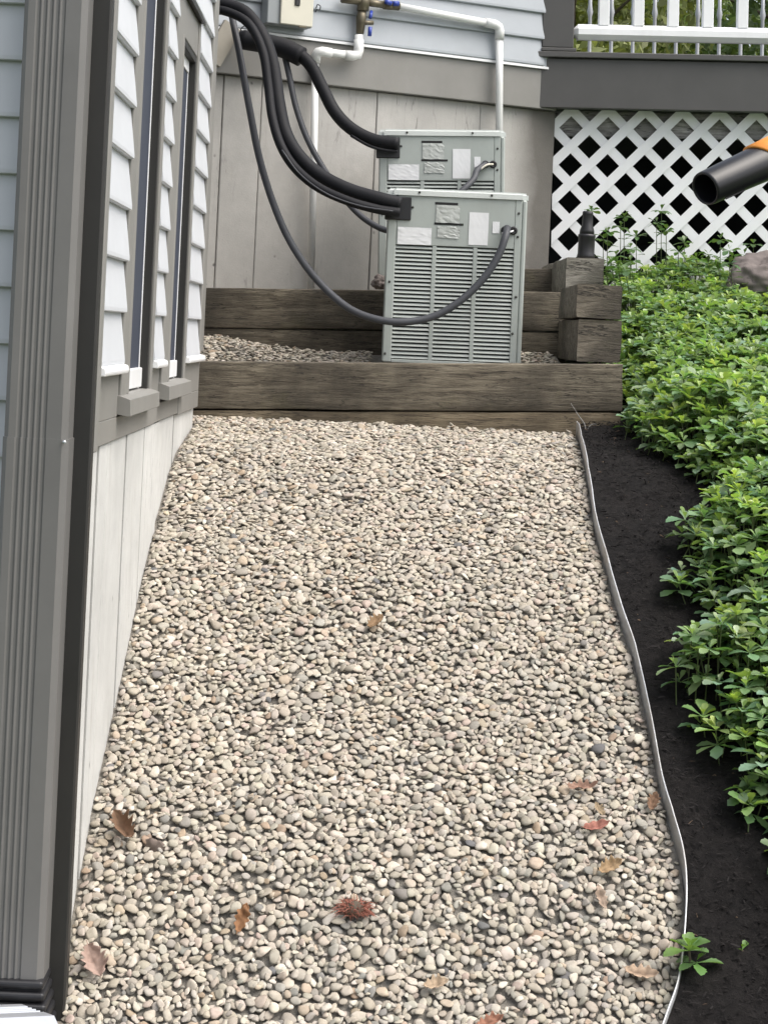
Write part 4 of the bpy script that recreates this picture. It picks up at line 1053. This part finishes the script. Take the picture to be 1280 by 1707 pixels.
# lone plants
def lone(name, px, py, n, L, label, up=.05, tone=(.07, .19, .045), spread=.35):
    c = march(px, py, up); z = h(c.y)+.012; V, Fc, Cc = [], [], []
    whorl(V, Fc, Cc, (0, 0, c.z-z), n, L, tone, spread); 
    if n > 5: whorl(V, Fc, Cc, (.015, -.01, (c.z-z)*.4), 5, L*.9, tone, .05)
    t = thing(name, label, 'plant', (c.x, c.y, z))
    obj('foliage', np_mesh('foliage', np.array(V), np.array(Fc), True, np.array(Cc)), M['leaf'], t)
    obj('stem', tube('stem', [(0, 0, -.01), (.003, 0, (c.z-z)*.5), (0, 0, c.z-z)], .0025, 6), M['bark'], t)
    return t
lone('leafy_plant', 1148, 1585, 8, .062, 'lone pale green leafy sprig growing over the metal edging', .05, (.12, .24, .075))
lone('seedling', 1236, 1584, 2, .03, 'tiny two-leaved green seedling on the dark mulch', .02, (.11, .24, .03), .6)
c = march(1186, 800, .02)
dl = obj('fallen_leaf', bpy.data.objects['dead_leaf.006'].data.copy(), None, None, (c.x, c.y, float(bedz(c.x, c.y))+.02), (.5, .1, .6)); dl.data.materials.clear(); dl.data.materials.append(M['deadleaf']); dl.scale = (.8, .8, .8)
tag(dl, 'pinkish fallen leaf at the plant edge on the mulch', 'leaf')
# dry blades where the edging meets the timber
gp = thing('dry_grass', 'dry grass blade against the timber at the edging end', 'grass tuft', march(966, 705, 0)); bpy.context.view_layer.update()
for lst in ([(968, 740), (975, 712), (962, 690), (951, 672)], [(972, 735), (978, 718), (985, 708), (995, 707)]):
    sub('blade', tube('blade', smooth_path([onY(x, y, 6.86-.0*i) for i, (x, y) in enumerate(lst)], 5), .003, 5, True, lambda t: 1.2-t), M['oldboard'], gp)

# ------------------------------------------------------------------ mulch shreds
N_ = 16000; Vm = []; Tm = []; Cm = []
k = 0
while k < N_:
    Y = rng.uniform(3.4, 7.1); X = edgeX(Y)+rng.uniform(.012, .75)**1.0
    L = rng.uniform(.002, .011); wv = rng.uniform(.0006, .002); yw = rng.uniform(0, 6.28); pt = rng.normal(0, .3)
    d = np.array([math.cos(yw)*math.cos(pt), math.sin(yw)*math.cos(pt), math.sin(pt)]); s = np.array([-math.sin(yw), math.cos(yw), rng.normal(0, .4)])
    c = np.array([X, Y, float(bedz(X, Y))+rng.uniform(0, .012)]); i0 = len(Vm)
    Vm += [c-d*L-s*wv, c-d*L+s*wv, c+d*L+s*wv*.6, c+d*L-s*wv*.6, c+np.array([0, 0, wv*1.5])]
    Tm += [(i0, i0+1, i0+4), (i0+1, i0+2, i0+4), (i0+2, i0+3, i0+4), (i0+3, i0, i0+4)]
    q = rng.random(); cb = np.array([.012, .011, .011])*rng.uniform(.5, 2.2) if q < .985 else np.array([.12, .085, .06])*rng.uniform(.5, 1.3)
    Cm += [cb]*5; k += 1
ms = stuff(obj('mulch', np_mesh('mulch', np.array(Vm), np.array(Tm), False, np.array(Cm)), M['shred']))
ms['label'] = 'black shredded mulch chips on the bed'; ms['category'] = 'mulch'

# ------------------------------------------------------------------ trees beyond the deck
def tree(label, x, y, z, H, rad, n, tone, seed, cz):
    t = thing('tree', label, 'tree', (x, y, z), (0, 0, 0), 'trees beyond the deck'); r_ = np.random.default_rng(seed)
    trunk = [(0, 0, -.2), (.05, .03, H*.3), (.02, -.04, H*.6), (.0, 0, H*.92)]
    obj('trunk', tube('trunk', smooth_path(trunk, 5), .09, 10, True, lambda q: 1-.75*q), M['bark'], t)
    for k in range(6):
        a = r_.uniform(0, 6.28); z0 = H*r_.uniform(.25, .7)
        obj('limb', tube('limb', smooth_path([(0, 0, z0), (math.cos(a)*rad*.4, math.sin(a)*rad*.4, z0+H*.1), (math.cos(a)*rad*.8, math.sin(a)*rad*.8, z0+H*.16)], 4), .03, 6, True, lambda q: 1-.7*q), M['bark'], t)
    V, Fc, Cc = [], [], []
    nc = 46; cl = []
    for k in range(nc):
        d = r_.normal(size=3); d /= np.linalg.norm(d); cl.append((d*np.array([rad, rad, cz])*r_.uniform(.35, 1)+np.array([0, 0, H*.62]), r_.uniform(.18, .42)*rad, r_.uniform(.6, 1.35)))
    for k in range(n):
        c, rr, br = cl[r_.integers(nc)]; d = r_.normal(size=3); d /= np.linalg.norm(d); p = c+d*rr*r_.uniform(.5, 1)
        a = r_.normal(size=3); a /= np.linalg.norm(a); b_ = np.cross(a, r_.normal(size=3)); b_ /= np.linalg.norm(b_); L = r_.uniform(.03, .075); i0 = len(V)
        V += [p-a*L, p+b_*L*.45, p+a*L, p-b_*L*.45]; Fc.append((i0, i0+1, i0+2, i0+3))
        col_ = np.array(tone)*br*r_.uniform(.7, 1.3); Cc += [col_]*4
    obj('crown', np_mesh('crown', np.array(V), np.array(Fc), False, np.array(Cc)), M['treeleaf'], t)
tree('light yellow-green tree beyond the deck nearest the dark post', 1.45, 15.5, 1.9, 3.6, 1.15, 9000, (.36, .40, .17), 1, 1.5)
tree('mid green tree beyond the deck behind the middle balusters', 2.4, 17.0, 2.0, 3.9, 1.3, 9000, (.26, .34, .14), 2, 1.6)
tree('dark green tree beyond the deck at the far right', 3.6, 15.8, 1.9, 3.8, 1.2, 9000, (.15, .22, .10), 3, 1.5)
tree('tall deep green tree farthest back beyond the deck', 1.6, 20.0, 2.3, 5.6, 2.0, 9000, (.22, .29, .13), 4, 2.3)
tree('broad green tree at the back right beyond the deck', 4.4, 20.5, 2.3, 5.4, 2.1, 9000, (.28, .35, .16), 5, 2.3)
